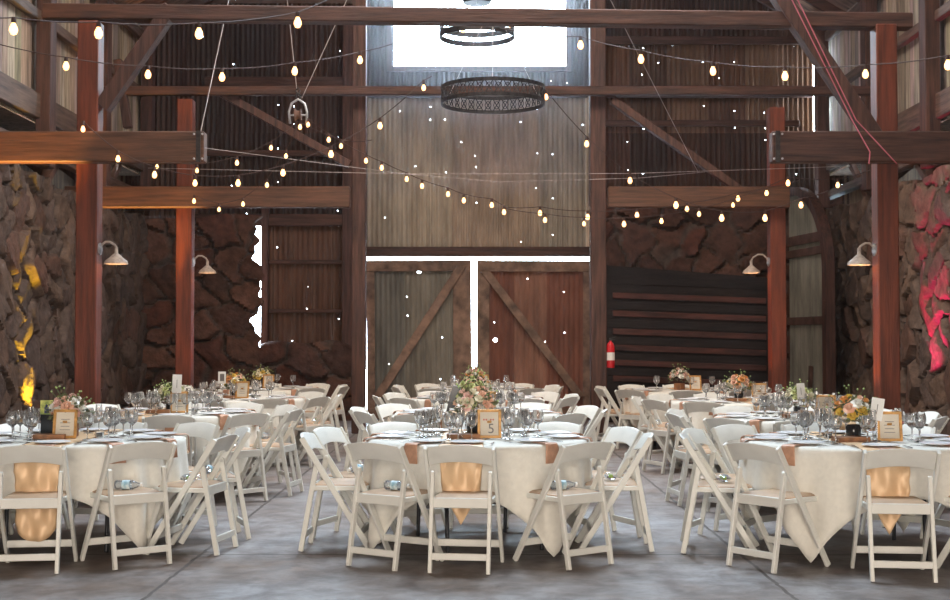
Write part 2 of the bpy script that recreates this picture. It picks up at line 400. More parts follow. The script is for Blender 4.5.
corr(mb, XL-.5, DX0, at(0, 218, YB).z, 5.2, YB, RUST, seed=5)
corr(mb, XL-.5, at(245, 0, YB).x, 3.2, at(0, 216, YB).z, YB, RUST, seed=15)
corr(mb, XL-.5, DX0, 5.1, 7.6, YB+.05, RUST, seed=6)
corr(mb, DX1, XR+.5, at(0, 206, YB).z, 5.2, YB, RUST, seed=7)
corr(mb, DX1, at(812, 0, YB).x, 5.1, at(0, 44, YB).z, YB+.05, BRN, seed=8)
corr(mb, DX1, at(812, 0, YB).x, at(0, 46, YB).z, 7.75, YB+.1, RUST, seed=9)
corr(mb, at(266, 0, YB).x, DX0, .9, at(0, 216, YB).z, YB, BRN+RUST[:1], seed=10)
# gable
o = mb.build('wall_back', M['corr']); struct(o)
mb = MB(); RZ = 10.6; EZ = 7.0; XC = (XL+XR)/2; HW = (XR-XL)/2
def rz(x): return RZ-(RZ-EZ)*abs(x-XC)/HW
mb.cur = (.14, .08, .06)
for x0, x1, z0 in ((XL-.5, WINX0, 7.35), (WINX1, XR+.5, 7.35), (WINX0, WINX1, WINZ1)):
    n = 24
    for i in range(n):
        a = x0+(x1-x0)*i/n; b = x0+(x1-x0)*(i+1)/n
        za, zb = max(rz(a)+.1, z0), max(rz(b)+.1, z0)
        if max(za, zb) > z0: mb.prism([(a, z0), (b, z0), (b, zb), (a, za)], YB+.12, YB+.16)
struct(mb.build('wall_back_gable', M['corr']))
# stone backing sheet behind the right stone wall (keeps daylight out) with the chink at its left edge
# girts on the back wall
def trim(n, a, b, m='old_x'):
    q = MB(); q.box2(a, b); return struct(q.build('trim_%d' % n, M[m], bev=.008))
tn = 1
for (px0, px1, py0, py1, dy) in ((368, 588, 88, 97, .10), (365, 590, 247, 256.8, .16), (205, 352, 77, 90, .12), (604, 812, 86, 97, .12),
                                 (190, 358, 214, 226, .12), (604, 812, 36, 44, .08), (264, 358, 260, 264, .08), (264, 358, 309, 313, .08),
                                 (205, 352, 150, 156, .08), (604, 800, 120, 126, .08)):
    a = at(px0, py0, YB-.1); b = at(px1, py1, YB-.1)
    trim(tn, (a.x, YB-.02-dy, b.z), (b.x, YB-.02, a.z)); tn += 1
a = at(264, 0, YB).x; trim(tn, (a, YB-.2, 0.9), (a+.13, YB-.02, 4.0), 'old_z'); tn += 1
a = at(344, 0, YB).x; trim(tn, (a, YB-.2, 0.9), (a+.28, YB-.02, 7.5), 'old_z'); tn += 1
a = at(591, 0, YB).x; trim(tn, (a, YB-.2, 0), (a+.22, YB-.02, 7.5), 'old_z'); tn += 1
# window: an opening with a frame and a stile at its middle
fr = empty('window_1'); struct(fr, 'large blown-out gable window high above the barn doors')
wf = MB(); t_ = .09
wf.box2((WINX0-t_, YB-.08, WINZ0-t_), (WINX1+t_, YB+.06, WINZ0)); wf.box2((WINX0-t_, YB-.08, WINZ0), (WINX0, YB+.06, WINZ1)); wf.box2((WINX1, YB-.08, WINZ0), (WINX1+t_, YB+.06, WINZ1))
wf.build('window_frame', M['old_z'], fr)
gl = MB(); gl.box2((WINX0, YB+.0, WINZ0), (WINX1, YB+.008, WINZ1)); gm = glassmat('window_glass', milk=0.0); gl.build('pane', gm, fr)
HAZE = 0.0005  # haze volumes added to imitate the glare around the high window
for HZ, HB, HL in ((HAZE, ((XL+.6, -1, .02), (XR-.6, 20.4, 6.6)), 'thin added haze imitating window glare across the barn'), (.045, ((-1.9, 20.6, 3.9), (1.9, YB-.5, 7.9)), 'denser added haze imitating the glare of the high window')):
    hm = bpy.data.materials.new('glare_haze'); hm.use_nodes = True; t = hm.node_tree; t.nodes.clear()
    vs_ = t.nodes.new('ShaderNodeVolumePrincipled'); vs_.inputs['Density'].default_value = HZ; vs_.inputs['Anisotropy'].default_value = .45; vs_.inputs['Color'].default_value = (.9, .93, 1, 1)
    ho = t.nodes.new('ShaderNodeOutputMaterial'); t.links.new(vs_.outputs[0], ho.inputs['Volume'])
    hb = MB(); hb.box2(*HB); o = hb.build('haze', hm); tag(o, HL, 'haze', kind='stuff')
# dusk-dark vertical post fragments outside frame are not shown

# double barn doors
YD = 23.4
def barn_door(name, x0, x1, z1, lean, cols, seed, diag):
    e = empty(name, (0, 0, 0)); struct(e)
    p = MB(); corr(p, x0+.02, x1-.02, .006, z1-.02, YD+.03, cols, seed=seed, sheet=.62, amp=.011)
    p.build('panel', M['doorcorr'], e)
    s = .13
    fm = MB(); inner = x1 if diag > 0 else x0
    fm.box2((x0, YD-.04, .03), (x0+s*1.1, YD+.01, z1)); fm.box2((x1-s*1.1, YD-.04, .03), (x1, YD+.01, z1))
    st = MB()
    wd = .32
    if diag > 0: st.box2((x1-wd, YD-.055, .03), (x1, YD-.01, z1))
    else: st.box2((x0, YD-.055, .03), (x0+wd*.7, YD-.01, z1))
    fm.box2((x0, YD-.05, z1-.2), (x1, YD-.005, z1)); fm.box2((x0, YD-.05, .03), (x1, YD-.005, .22))
    fm.build('door_frame', M['door_wood'], e, bev=.006); st.build('stile', M['door_wood'], e, bev=.006)
    d = MB()
    if diag > 0: d.bar((x0+.12, YD-.075, .55), (x1-.14, YD-.075, z1-.12), .05, .2, up=(0, 1, 0)) if False else d.prism([(x0+.1, .42), (x0+.28, .42), (x1-.06, z1-.1), (x1-.24, z1-.1)], YD-.1, YD-.056)
    else: d.prism([(x1-.1, .42), (x1-.28, .42), (x0+.06, z1-.2), (x0+.24, z1-.2)], YD-.1, YD-.056)
    d.build('diagonal_brace', M['door_wood'], e, bev=.006)
    e.rotation_euler = (0, lean, 0)
    return e
gx0, gx1 = at(471.5, 300, YD).x, at(476.5, 300, YD).x
zt_ = at(0, 260, YD).z
barn_door('door_1', at(367.5, 300, YD).x, gx0, zt_, R(-.35), GREY, 21, 1)
barn_door('door_2', gx1, at(590.5, 300, YD).x, zt_-.01, R(.2), REDR, 22, -1)

# upper side walls of vertical boards, girts, soffits behind the stone walls
def side_wall(name, X, sgn, seed):
    g = random.Random(seed); m = MB(); y = YF
    while y < YB-.12:
        wd = g.uniform(.16, .27); b = g.uniform(.55, 1.2); m.cur = (b*g.uniform(.95, 1.05), b*g.uniform(.85, 1), b*g.uniform(.75, 1))
        dx = g.uniform(0, .012)*sgn
        m.box2((X+dx, y, 4.42), (X+.03*sgn+dx, y+wd, EZ+.35)); y += wd
    struct(m.build(name, M['boards']))
    m = MB(); m.cur = (.5, .42, .36)
    m.box2((X+1.3*sgn, YF, 0), (X+1.35*sgn, YB, 4.6)); struct(m.build(name+'_lean_to', M['boards']))
    m = MB(); m.cur = (.5, .42, .36); m.box2((X+.06*sgn, YF, 4.42), (X+1.3*sgn, YB, 4.46)); struct(m.build(name+'_soffit', M['boards']))
side_wall('wall_left_boards', XL-.06, -1, 5); side_wall('wall_right_boards', XR+.06, 1, 6)
mb = MB(); mb.cur = (.5, .42, .36); mb.box2((XL-1.4, YB, 0), (XL-.4, YB+.04, 4.6)); mb.box2((XR+.4, YB, 0), (XR+1.4, YB+.04, 4.6)); struct(mb.build('wall_back_lean_to', M['boards']))
for X, s in ((XL, 1), (XR, -1)):
    for z, h_ in ((4.42, .34), (5.75, .14), (6.75, .16)):
        m = MB(); m.box2((X-.03*s, YF, z), (X+.08*s, YB-.1, z+h_)); struct(m.build('trim_%d' % tn, M['old_y'], bev=.01)); tn += 1
    m = MB(); m.box2((X-.12*s, YF, 3.95), (X+.05*s, YB-.1, 4.08)); struct(m.build('trim_%d' % tn, M['old_y'], bev=.01)); tn += 1
side = {1: 'left', -1: 'right'}
for X, s in ((XL, 1), (XR, -1)):
    for k, y in enumerate((8.4, 11.1, 14.6, 17.6, 20.3, 23.1)):
        m = MB(); m.box((X+.11*s, y, 5.42), (.2, .26, 3.3)); o = m.build('wall_stud', M['old_z'], bev=.01)
        tag(o, 'dark upright timber on the %s board wall, %s from the back wall' % (side[s], ['sixth', 'fifth', 'fourth', 'third', 'second', 'first'][k]), 'timber', 'dark uprights along the board walls')
        m = MB(); m.bar((X+.05*s, y+.2, 3.72), (X-.9*s, y+1.0, 4.35), .12, .12); m.bar((X-.1*s, y+.7, 3.7), (X-.1*s, y+1.7, 4.4), .1, .1)
        o = m.build('eave_strut', M['brace'], bev=.006)
        tag(o, 'short slanted strut above the %s stone wall, %s from the back' % (side[s], ['sixth', 'fifth', 'fourth', 'third', 'second', 'first'][k]), 'strut', 'struts above the stone walls')

# roof with the openings added for top light
def roof_plane(s):
    m = MB(); x0 = XC; x1 = XC+s*(HW+.5)
    xs = sorted({x0, x1} | {v for (cx, cy, a, b) in ADDED_SKYLIGHTS if cx*s > 0 for v in (cx-a/2, cx+a/2)}); ys = sorted({YF, YB+.3} | {v for (cx, cy, a, b) in ADDED_SKYLIGHTS if cx*s > 0 for v in (cy-b/2, cy+b/2)})
    for i in range(len(xs)-1):
        for j in range(len(ys)-1):
            mx_, my_ = (xs[i]+xs[i+1])/2, (ys[j]+ys[j+1])/2
            if any(abs(mx_-cx) < a/2 and abs(my_-cy) < b/2 for (cx, cy, a, b) in ADDED_SKYLIGHTS): continue
            m.add([(xs[i], ys[j], rz(xs[i])+.1), (xs[i+1], ys[j], rz(xs[i+1])+.1), (xs[i+1], ys[j+1], rz(xs[i+1])+.1), (xs[i], ys[j+1], rz(xs[i])+.1),
                   (xs[i], ys[j], rz(xs[i])+.15), (xs[i+1], ys[j], rz(xs[i+1])+.15), (xs[i+1], ys[j+1], rz(xs[i+1])+.15), (xs[i], ys[j+1], rz(xs[i])+.15)],
                  [(0,1,2,3),(7,6,5,4),(0,4,5,1),(1,5,6,2),(2,6,7,3),(3,7,4,0)])
    struct(m.build('ceiling_%s' % ('right' if s > 0 else 'left'), M['roofb']))
    for k in range(24):
        y = YF+.8+k*1.2
        if y > YB: break
        if any(abs(y-cy) < b/2+.1 and cx*s > 0 for (cx, cy, a, b) in ADDED_SKYLIGHTS): continue
        m = MB(); m.bar((XC, y, RZ), (XC+s*HW, y, EZ), .08, .18)
        struct(m.build('ceiling_rafter', M['old_x']))
roof_plane(1); roof_plane(-1)
sl = math.atan((RZ-EZ)/HW)
for (cx, cy, a, b) in ADDED_SKYLIGHTS:
    portal((cx, cy, rz(cx)+.16), a/math.cos(sl), b, (0, sl if cx > XC else -sl, 0))
# front wall behind the camera, with the entrance
mb = MB(); mb.cur = (.5, .42, .36)
mb.box2((XL-1.4, YF-.1, 0), (-2.8, YF, 7.4)); mb.box2((2.8, YF-.1, 0), (XR+1.4, YF, 7.4)); mb.box2((-2.8, YF-.1, 3.8), (2.8, YF, 7.4))
mb.prism([(XL-.5, 7.4), (XR+.5, 7.4), (XC, RZ+.2)], YF-.1, YF); struct(mb.build('wall_front', M['boards']))

# ------------------------------------------------------------------ timber frame
Y1, Y2 = 14.6, 19.7
def post(x, y, z1, w_, label, m='red_z', z0=0):
    q = MB(); q.box((x, y, (z0+z1)/2), (w_, w_, z1-z0)); return tag(q.build('timber_post', M[m], bev=.012), label, 'post')
xl1, xr1 = at(88.5, 300, Y1).x, at(886, 300, Y1).x
xl2, xr2 = at(185, 300, Y2).x, at(777, 300, Y2).x
post(xl1, Y1, 5.02, .235, 'thick reddish post nearer the camera on the left, carrying a beam')
post(xr1, Y1, 4.98, .235, 'thick reddish post nearer the camera on the right, carrying a beam')
post(xl2, Y2, at(0, 100, Y2).z, .235, 'reddish post further back on the left, between the two left beams')
post(xr2, Y2, at(0, 108, Y2).z, .235, 'reddish post further back on the right, rounded top above a beam')
post(at(359, 300, Y2+.3).x, Y2+.3, 8.5, .21, 'tall dark brown post left of the barn doors', 'old_z')
post(at(598, 300, Y2+.3).x, Y2+.3, 8.5, .24, 'tall dark brown post right of the barn doors', 'old_z')
def beam(p0, p1, w_, h_, label, m='red_x', plate=0):
    e = None
    q = MB(); q.bar(p0, p1, w_, h_)
    o = q.build('timber_beam', M[m], bev=.012); tag(o, label, 'beam')
    if plate:
        pl = MB(); x = p1[0]-plate*.06; pl.box((x, p1[1]-w_/2-.004, p1[2]), (.05, .008, h_*1.02))
        pl.build('end_plate', M['iron'], o)
        for dz in (-.4, .4):
            for dx in (-.05, .05):
                b = MB(); b.lathe([(0, 0), (.012, .0), (.012, .012), (0, .014)], 8, (x+dx*.9, p1[1]-w_/2-.008, p1[2]+h_*dz), Matrix.Rotation(R(90), 3, 'X')); b.build('bolt', M['steel'], o)
    return o
zb = at(0, 148, Y1-.2).z; hb = at(0, 133, Y1-.2).z-at(0, 163.5, Y1-.2).z
beam((XL-.2, Y1-.23, zb), (at(207, 0, Y1-.2).x, Y1-.23, zb), .18, hb, 'heavy horizontal beam on the left, in front of the nearer post', plate=1)
beam((XR+.2, Y1-.23, zb), (at(769, 0, Y1-.2).x, Y1-.23, zb), .18, hb, 'heavy dark horizontal beam on the right, in front of the nearer post', 'old_x', plate=-1)
zb2 = at(0, 197.5, Y2-.2).z; hb2 = at(0, 187, Y2-.2).z-at(0, 208, Y2-.2).z
beam((XL-.2, Y2-.22, zb2), (at(351, 0, Y2-.2).x, Y2-.22, zb2), .18, hb2, 'lower beam further back on the left, glowing amber near the wall')
beam((at(787, 0, Y2-.2).x, Y2-.22, zb2), (at(607, 0, Y2-.2).x, Y2-.22, zb2), .18, hb2, 'lower beam further back on the right, lit by one bulb', 'red_x')
beam((at(45, 0, Y1).x, Y1, at(0, 12.5, Y1).z), (at(910, 0, Y1).x, Y1, at(0, 22, Y1).z), .2, .17, 'long weathered tie beam spanning the barn near the top', 'old_x')
beam((XL, Y2, 5.22), (XR, Y2, 5.22), .16, .13, 'long dark tie beam further back, just below the window', 'old_x')
def brace(p0, p1, w_, label, m='old_z'):
    q = MB(); q.bar(p0, p1, w_, w_*1.2, up=(0, 1, 0)); return tag(q.build('diagonal_brace', M[m], bev=.008), label, 'brace')
brace(at(103, 108, Y1), at(172, 8, Y1), .16, 'diagonal knee brace from the nearer left post to the top tie')
brace(at(876, 140, Y1-.05), at(772, -14, Y1-.05), .17, 'long diagonal brace leaning up from the nearer right post')
brace(at(128, 128, Y2), at(118, 60, Y2), .12, 'thin upright strut behind the left knee brace')
brace(at(216, 90, Y2+.1), at(350, 165, Y2+.1), .12, 'dark diagonal brace in the back left bay')
brace(at(612, 100, Y2+.1), at(740, 190, Y2+.1), .12, 'dark diagonal brace in the back right bay')

# dark slatted panel in the back right bay
e = empty('slatted_panel', (0, 0, 0)); tag(e, 'tall black boarded panel with reddish slats against the back right stone wall', 'panel')
yp = 22.6
xa, xb = at(603, 0, yp).x, at(769, 0, yp).x; za, zc = at(0, 265, yp).z, at(0, 278, yp).z
q = MB(); q.prism([(xa, 0), (xb, 0), (xb, zc), (xa, za)], yp, yp+.08); q.build('backing', M['dark'], e)
q = MB()
for py in (297, 315, 333, 349, 364, 380):
    z0 = at(0, py, yp).z; q.prism([(xa+.15, z0-.02), (xb-.1, z0-.12), (xb-.1, z0-.02), (xa+.15, z0+.08)], yp-.05, yp-.001)
q.build('slat', M['slat'], e, bev=.006)
q = MB()
for py in (281, 306, 324, 341, 357, 372):
    z0 = at(0, py, yp).z; q.prism([(xa+.02, z0-.05), (xb-.02, z0-.15), (xb-.02, z0-.02), (xa+.02, z0+.08)], yp-.02, yp-.001)
q.build('board', M['dark'], e, bev=.004)

# arched door leaf leaning by the right wall
def arch_leaf():
    A = Vector((at(788, 0, 22.5).x, 22.5, 0)); B = Vector((at(826, 0, 20.9).x, 20.9, 0)); d = (B-A); Wd = d.length; d.normalize(); nrm = Vector((d.y, -d.x, 0))
    if nrm.x > 0: nrm = -nrm
    H = 3.98
    def top(u): t = u/Wd; return 2.55+(H-2.55)*math.sqrt(max(0, 1-(max(0, t-.12)/.88)**2))
    e = empty('arched_door_leaf', A); tag(e, 'grey green corrugated door leaf with quarter arch top leaning by the right wall', 'door')
    m = MB(); n = 110
    m.grid(lambda i, j: d*(Wd*i/(n-1))+nrm*(.012*math.cos(2*PI*(Wd*i/(n-1))/.085))+Vector((0, 0, .02+(top(Wd*i/(n-1))-.03)*j)), n, 2)
    m.build('sheet', M['leafcorr'], e)
    m = MB(); N = 26; us = [Wd*(1-(1-i/N)**2)*1.0 for i in range(N+1)]
    pts = [d*u+Vector((0, 0, top(u))) for u in us]+[d*Wd+Vector((0, 0, 1.2)), d*Wd+Vector((0, 0, .02))]
    for i in range(len(pts)-1): m.bar(pts[i], pts[i+1]+(pts[i+1]-pts[i]).normalized()*.01, .14, .16, up=tuple(nrm))
    m.build('arched_rim', M['old_z'], e)
    for z in (2.9, 3.12, 1.75):
        m = MB(); m.bar(d*(-.05)+Vector((0, 0, z))+nrm*.04, d*(Wd*.96)+Vector((0, 0, z))+nrm*.04, .05, .13 if z < 3 else .16); m.build('rail', M['brace'], e, bev=.005)
    m = MB(); m.bar(d*(Wd*.55)+nrm*.05+Vector((0, 0, .02)), d*(Wd*.62)+nrm*.05+Vector((0, 0, 1.0)), .05, .12); m.build('batten', M['brace'], e, bev=.005)
arch_leaf()

# fire extinguisher on the post right of the doors
e = empty('fire_extinguisher', (at(611, 0, Y2).x, Y2+.24, 1.0)); tag(e, 'small red fire extinguisher hung on the tall post right of the doors', 'fire extinguisher')
m = MB(); m.lathe([(.0, 0), (.06, .005), (.065, .03), (.065, .33), (.045, .38), (.02, .40), (.02, .42)], 16); m.build('cylinder', M['red_ext'], e, smooth=True, angle=R(40))
m = MB(); m.box((0, 0, .435), (.035, .035, .03)); m.bar((-.02, 0, .45), (.09, 0, .48), .02, .012); m.bar((-.02, 0, .44), (.08, 0, .44), .02, .012); m.build('handle', M['iron'], e)
m = MB(); m.tube([(-.02, 0, .43), (-.08, 0, .40), (-.085, 0, .25), (-.07, 0, .1)], .009, 8); m.build('hose', M['iron'], e, smooth=True)
m = MB(); m.lathe([(.0665, .12), (.0665, .24)], 16, cap=False); m.build('paper_label', M['white_card'], e, smooth=True)
m = MB(); m.box((-.10, .0, .30), (.08, .02, .05)); m.build('bracket', M['iron'], e)

# ------------------------------------------------------------------ gooseneck barn lamps
def gooseneck(base, sx_, label, k=.72, power=2, arm=.42, lamp=True):
    e = empty('gooseneck_lamp', base); tag(e, label, 'lamp', 'enamel gooseneck lamps on the posts')
    m = MB(); m.lathe([(0, 0), (.07, 0), (.07, .015), (.03, .03), (0, .03)], 16, (0, 0, 0), Matrix.Rotation(R(90*sx_), 3, 'Y')); m.build('wall_plate', M['steel'], e, smooth=True, angle=R(40))
    a = arm; m = MB(); m.tube([(0.02*sx_, 0, 0), (.12*a*sx_, 0, .22*a), (.35*a*sx_, 0, .42*a), (.62*a*sx_, 0, .42*a), (.9*a*sx_, 0, .25*a), (a*sx_, 0, .02)], .013, 8); m.build('arm', M['white_shade'], e, smooth=True)
    s = MB(); pr = [(.028, .0), (.03, -.06), (.06, -.075), (.10, -.10), (.17, -.135), (.185, -.165), (.18, -.165), (.16, -.14), (.09, -.108), (.05, -.085), (0, -.08)]
    pr = [(r_*k, z_*1.15) for r_, z_ in pr]; s.lathe(pr, 24, (a*sx_, 0, .02)); s.build('shade', M['white_shade'], e, smooth=True, angle=R(50))
    b = MB(); b.lathe([(0, -.085), (.02, -.09), (.03, -.12), (.022, -.145), (0, -.152)], 12, (a*sx_, 0, .02)); b.build('bulb', M['lampbulb'], e, smooth=True)
    if lamp:
        ld = bpy.data.lights.new('lamp_light', 'POINT'); ld.energy = power; ld.color = (1, .55, .25); ld.shadow_soft_size = .03
        lo = bpy.data.objects.new('lamp_light', ld); col.objects.link(lo); lo.parent = e; lo.location = (a*sx_, 0, -.17)
    return e
gooseneck((xl1+.117, Y1, at(0, 249, Y1).z), 1, 'pale enamel gooseneck lamp on the nearer left post', arm=.19)
gooseneck((xl2+.117, Y2, at(0, 262, Y2).z), 1, 'small pale gooseneck lamp on the further left post', arm=.22)
gooseneck((xr2-.117, Y2, at(0, 262, Y2).z), -1, 'pale hooked gooseneck lamp on the further right post', arm=.27)
gooseneck((xr1-.117, Y1, at(0, 250, Y1).z), -1, 'enamel gooseneck lamp glowing underneath on the nearer right post', arm=.18)

# ------------------------------------------------------------------ ring chandeliers
def ring_chandelier(c, r, h_, label, zroof, bulbs=0, hub=False):
    e = empty('ring_chandelier', c); tag(e, label, 'chandelier')
    for z, nm in ((h_/2, 'upper_hoop'), (-h_/2, 'lower_hoop')):
        q = .045 if hub else .022
        m = MB(); m.lathe([(r, z-q), (r+.012, z-q), (r+.012, z+q), (r, z+q), (r, z-q)], 64, cap=False); m.build(nm, M['iron'], e)
    m = MB(); n = int(r*60)
    for k in range(n):
        a0 = 2*PI*k/n; a1 = 2*PI*(k+1)/n
        P = lambda a, z: ((r+.006)*math.cos(a), (r+.006)*math.sin(a), z)
        m.tube([P(a0, -h_/2), P(a1, h_/2)], .006, 5, False); m.tube([P(a0, h_/2), P(a1, -h_/2)], .006, 5, False)
        am = (a0+a1)/2; m.tube([P(am+.35*(a1-a0)*math.cos(t), h_*.28*math.sin(t)) for t in [2*PI*i/8 for i in range(9)]], .005, 5, False)
    m.build('scroll_lattice', M['iron'], e)
    for k in range(3):
        a = 2*PI*k/3+.5; m = MB(); m.tube([(r*math.cos(a), r*math.sin(a), h_/2), (0, 0, 1.1 if not hub else .55)], .004, 5); m.build('suspension_rod', M['wire'], e)
    m = MB(); m.tube([(0, 0, .55 if hub else 1.1), (0, 0, zroof-c[2])], .006, 6); m.build('hanging_cable', M['wire'], e)
    if hub:
        m = MB(); m.lathe([(0, .45), (.22, .45), (.24, .50), (.24, .56), (.2, .62), (0, .62)], 24); m.build('hub', M['iron'], e)
    for k in range(bulbs):
        a = 2*PI*k/bulbs+.4; m = MB(); m.lathe([(0, .02), (.03, .03), (.04, .07), (.02, .11), (0, .12)], 12, (r*math.cos(a), r*math.sin(a), h_/2)); m.build('bulb', M['bulb'], e, smooth=True)
c = at(493, 96, 15.2); ring_chandelier(c, .60, .17, 'black iron ring chandelier with scrollwork hanging below the window', rz(c.x))
c = at(477, 31, 21.0); ring_chandelier(c, .60, .16, 'upper ring chandelier silhouetted against the bright window', rz(c.x), 4, True)

# ------------------------------------------------------------------ pulley and wires
pp = at(298, 112, 18.0)
e = empty('hanging_pulley', pp); tag(e, 'rusty iron pulley hook where the bulb strings meet', 'pulley')
m = MB()
m.tube([(-.11, 0, -.16), (-.125, 0, .0), (-.09, 0, .12), (0, 0, .18), (.09, 0, .12), (.125, 0, 0), (.12, 0, -.16)], .018, 8); m.build('shackle', M['steel'], e, smooth=True)
m = MB(); m.lathe([(0, -.045), (.09, -.045), (.06, -.015), (.06, .015), (.09, .045), (0, .045)], 20, (0, 0, -.04), Matrix.Rotation(R(90), 3, 'Y')); m.build('wheel', M['brace'], e, smooth=True, angle=R(40))
m = MB(); m.tube([(.03*math.cos(t), 0, .22+.045*math.sin(t)) for t in [2*PI*i/10 for i in range(11)]], .01, 6); m.tube([(-.03, .0, .3), (.0, 0, .24), (.03, 0, .3), (0, 0, .34), (-.03, 0, .3)], .01, 6); m.build('hook', M['iron'], e, smooth=True)
m = MB(); m.tube([(0, 0, -.045), (0.13, 0, -.045)], .012, 6); m.tube([(0, 0, -.045), (-0.13, 0, -.045)], .012, 6); m.build('axle', M['steel'], e)
def wire(pts, label, m='wire', r=.006, sag=0, grp=None):
    P = [at(*p) for p in pts]; out = []
    for i in range(len(P)-1):
        for k in range(8):
            t = k/8; q = P[i].lerp(P[i+1], t); q.z -= sag*4*t*(1-t); out.append(q)
    out.append(P[-1]); q = MB(); q.tube(out, r, 5)
    return tag(q.build('guy_wire', M[m], smooth=True), label, 'wire', grp)
wire([(235, -30, 17.9), (200, 135, 14.3)], 'pale wire running down to the end of the left beam')
wire([(283, -40, 18.5), (297, 92, 18.0)], 'pale wire holding the pulley, the nearly upright one')
wire([(365, -40, 18.5), (302, 98, 18.0)], 'pale wire holding the pulley, the slanted one')
wire([(603, -15, 16.5), (698, 172, 19.4)], 'pale slanted wire in front of the back right bay')
wire([(205, 148, 14.2), (405, 174, 17), (500, 182, 17), (640, 178, 17.5), (705, 172, 19.4)], 'long thin wire starting at the end of the left beam', r=.004)
wire([(148, 168, 17.5), (405, 174, 17), (630, 173.5, 17.5), (800, 168, 19), (850, 166, 20)], 'long straight thin wire crossing the whole barn', r=.004)
wire([(782, -20, 14.3), (852, 120, 14.2), (870, 152, 14.1), (869, 164, 14.1)], 'pink cord hanging along the right diagonal brace, shorter end', 'pinkwire', .007)
wire([(788, -20, 14.3), (856, 120, 14.2), (897, 164, 14.1)], 'pink cord along the right diagonal brace ending by the post', 'pinkwire', .007)

# ------------------------------------------------------------------ festoon light strings
BULB_W = 6.0
def string_lights(pts, label, ends=None):
    """pts: (px, py of bulb, depth, bulb?)"""
    e = empty('string_lights', at(*pts[0][:3])); tag(e, label, 'string lights', 'festoon bulb strings')
    o0 = e.location.copy(); P = [at(x, y, d)-o0 for (x, y, d, b) in pts]
    path = []
    for i in range(len(P)):
        top = P[i]+Vector((0, 0, .085 if pts[i][3] else 0))
        if i:
            a = path[-1]
            for k in range(1, 6):
                t = k/6; q = a.lerp(top, t); q.z -= .025*4*t*(1-t)*min(1, (top-a).length); path.append(q)
        path.append(top)
    m = MB(); m.tube(path, .0055, 5); m.build('cable', M['cable'], e, smooth=True)
    for i in range(len(P)):
        if not pts[i][3]: continue
        k = pts[i][3]*.82
        b = MB(); b.lathe([(0, -.042*k), (.018*k, -.036*k), (.029*k, -.012*k), (.027*k, .008*k), (.016*k, .03*k), (.013*k, .042*k), (0, .044*k)], 12, P[i]); bo = b.build('bulb', M['bulb'], e, smooth=True)
        ld = bpy.data.lights.new('bulb_glow', 'POINT'); ld.energy = BULB_W; ld.color = (1, .5, .2); ld.shadow_soft_size = .03*k; lo = bpy.data.objects.new('bulb_glow', ld); col.objects.link(lo); lo.parent = e; lo.location = P[i]
        s = MB(); s.lathe([(.017, .04*k), (.019, .055), (.016, .088), (0, .09)], 10, P[i]); s.build('socket', M['cable'], bo, smooth=True, angle=R(40))
def D(l, d0, d1, ks):
    n = len(l); return [(x, y, d0+(d1-d0)*i/(n-1), k) for i, ((x, y), k) in enumerate(zip(l, ks))]
string_lights(D([(-40, 15), (13.5, 29), (98.5, 33), (199, 33.5), (297.7, 22.5), (350, -12)], 9.2, 11, [0, 1.35, 1.35, 1.35, 1.35, 0]), 'nearest string of big glowing bulbs across the top left')
string_lights(D([(-40, 33), (66, 66), (148, 74.5), (222, 77), (294.7, 71), (360, 60), (398, 42)], 12.4, 13.4, [0, 1.3, 1.3, 1.3, 1.3, 1.2, 0]), 'bulb string sagging below the top beam on the left side')
string_lights(D([(500, 28), (580.6, 45), (641, 59), (713, 71), (785, 76), (865.5, 74), (948, 65), (990, 55)], 13.4, 11.0, [0, 1.3, 1.3, 1.25, 1.3, 1.2, 1.35, 0]), 'bulb string sagging below the top beam on the right side')
string_lights(D([(432, 76), (423.7, 87.7), (380, 125.7), (331, 154), (283, 172.7), (238, 183), (195, 183), (154.5, 174.7), (118, 158.7), (83, 129)], 14.4, 14.2, [0, 1, 1.15, 1.2, 1.15, 1.15, 1.1, 1.15, 1.1, 1]), 'bulb string curving from the ring chandelier down to the left post')
pe = (298, 121, 18.0, 0)
string_lights([pe]+D([(308, 124.7), (328.7, 139.7), (366, 160.7), (381.7, 167.7), (406.7, 179), (422, 186), (448, 194), (463.8, 200.4), (491.7, 205), (504, 212)], 18, 17, [1.1]*10), 'bulb string dropping right from the pulley across the tall tin wall')
string_lights(D([(504, 207), (540, 213), (587.7, 217), (637, 215), (687, 209), (738, 198.5), (766.6, 193), (800, 180)], 17, 19.2, [0, 1.15, 1.2, 1.2, 1.2, 1.25, 1.2, 0]), 'shallow bulb string ending at the bulb on the back right beam')
string_lights(D([(504, 208), (545, 220), (584, 223.6), (624, 224), (661.5, 221), (699, 214), (733, 205), (788, 183), (837.7, 185), (870, 170)], 17, 18.5, [0, 1.1, 1, 1.2, 1.1, 1.1, 1.0, 1.3, 1.2, 0]), 'lowest bulb string in the back right bay')
string_lights(D([(540, 84), (546, 97), (586.7, 143.8), (630, 180.5), (676, 205), (721.7, 218), (765, 218), (801, 205), (830, 190)], 15, 16.5, [0, 1.05, 1.15, 1.15, 1.3, 1.3, 1.3, 1.2, 0]), 'bulb string falling from the ring chandelier to the right beam')
string_lights([pe]+D([(300, 127), (286, 156), (267, 185), (243, 204), (219, 209.4), (194, 201)], 18, 18.8, [1.1, 1, 1.1, 1.05, 1.0, 1.1]), 'bulb string falling left from the pulley to the back left beam')
string_lights([pe]+D([(271, 147.7), (237, 162.7), (197, 170.5), (157, 166.6), (120, 160)], 18, 17, [1.05, 1.1, 1, .9, 0]), 'short bulb string from the pulley toward the nearer left beam')
string_lights([pe, (341, 146, 17.6, 1.05), (372, 140, 16.8, 0)], 'very short string with a single bulb beside the pulley')

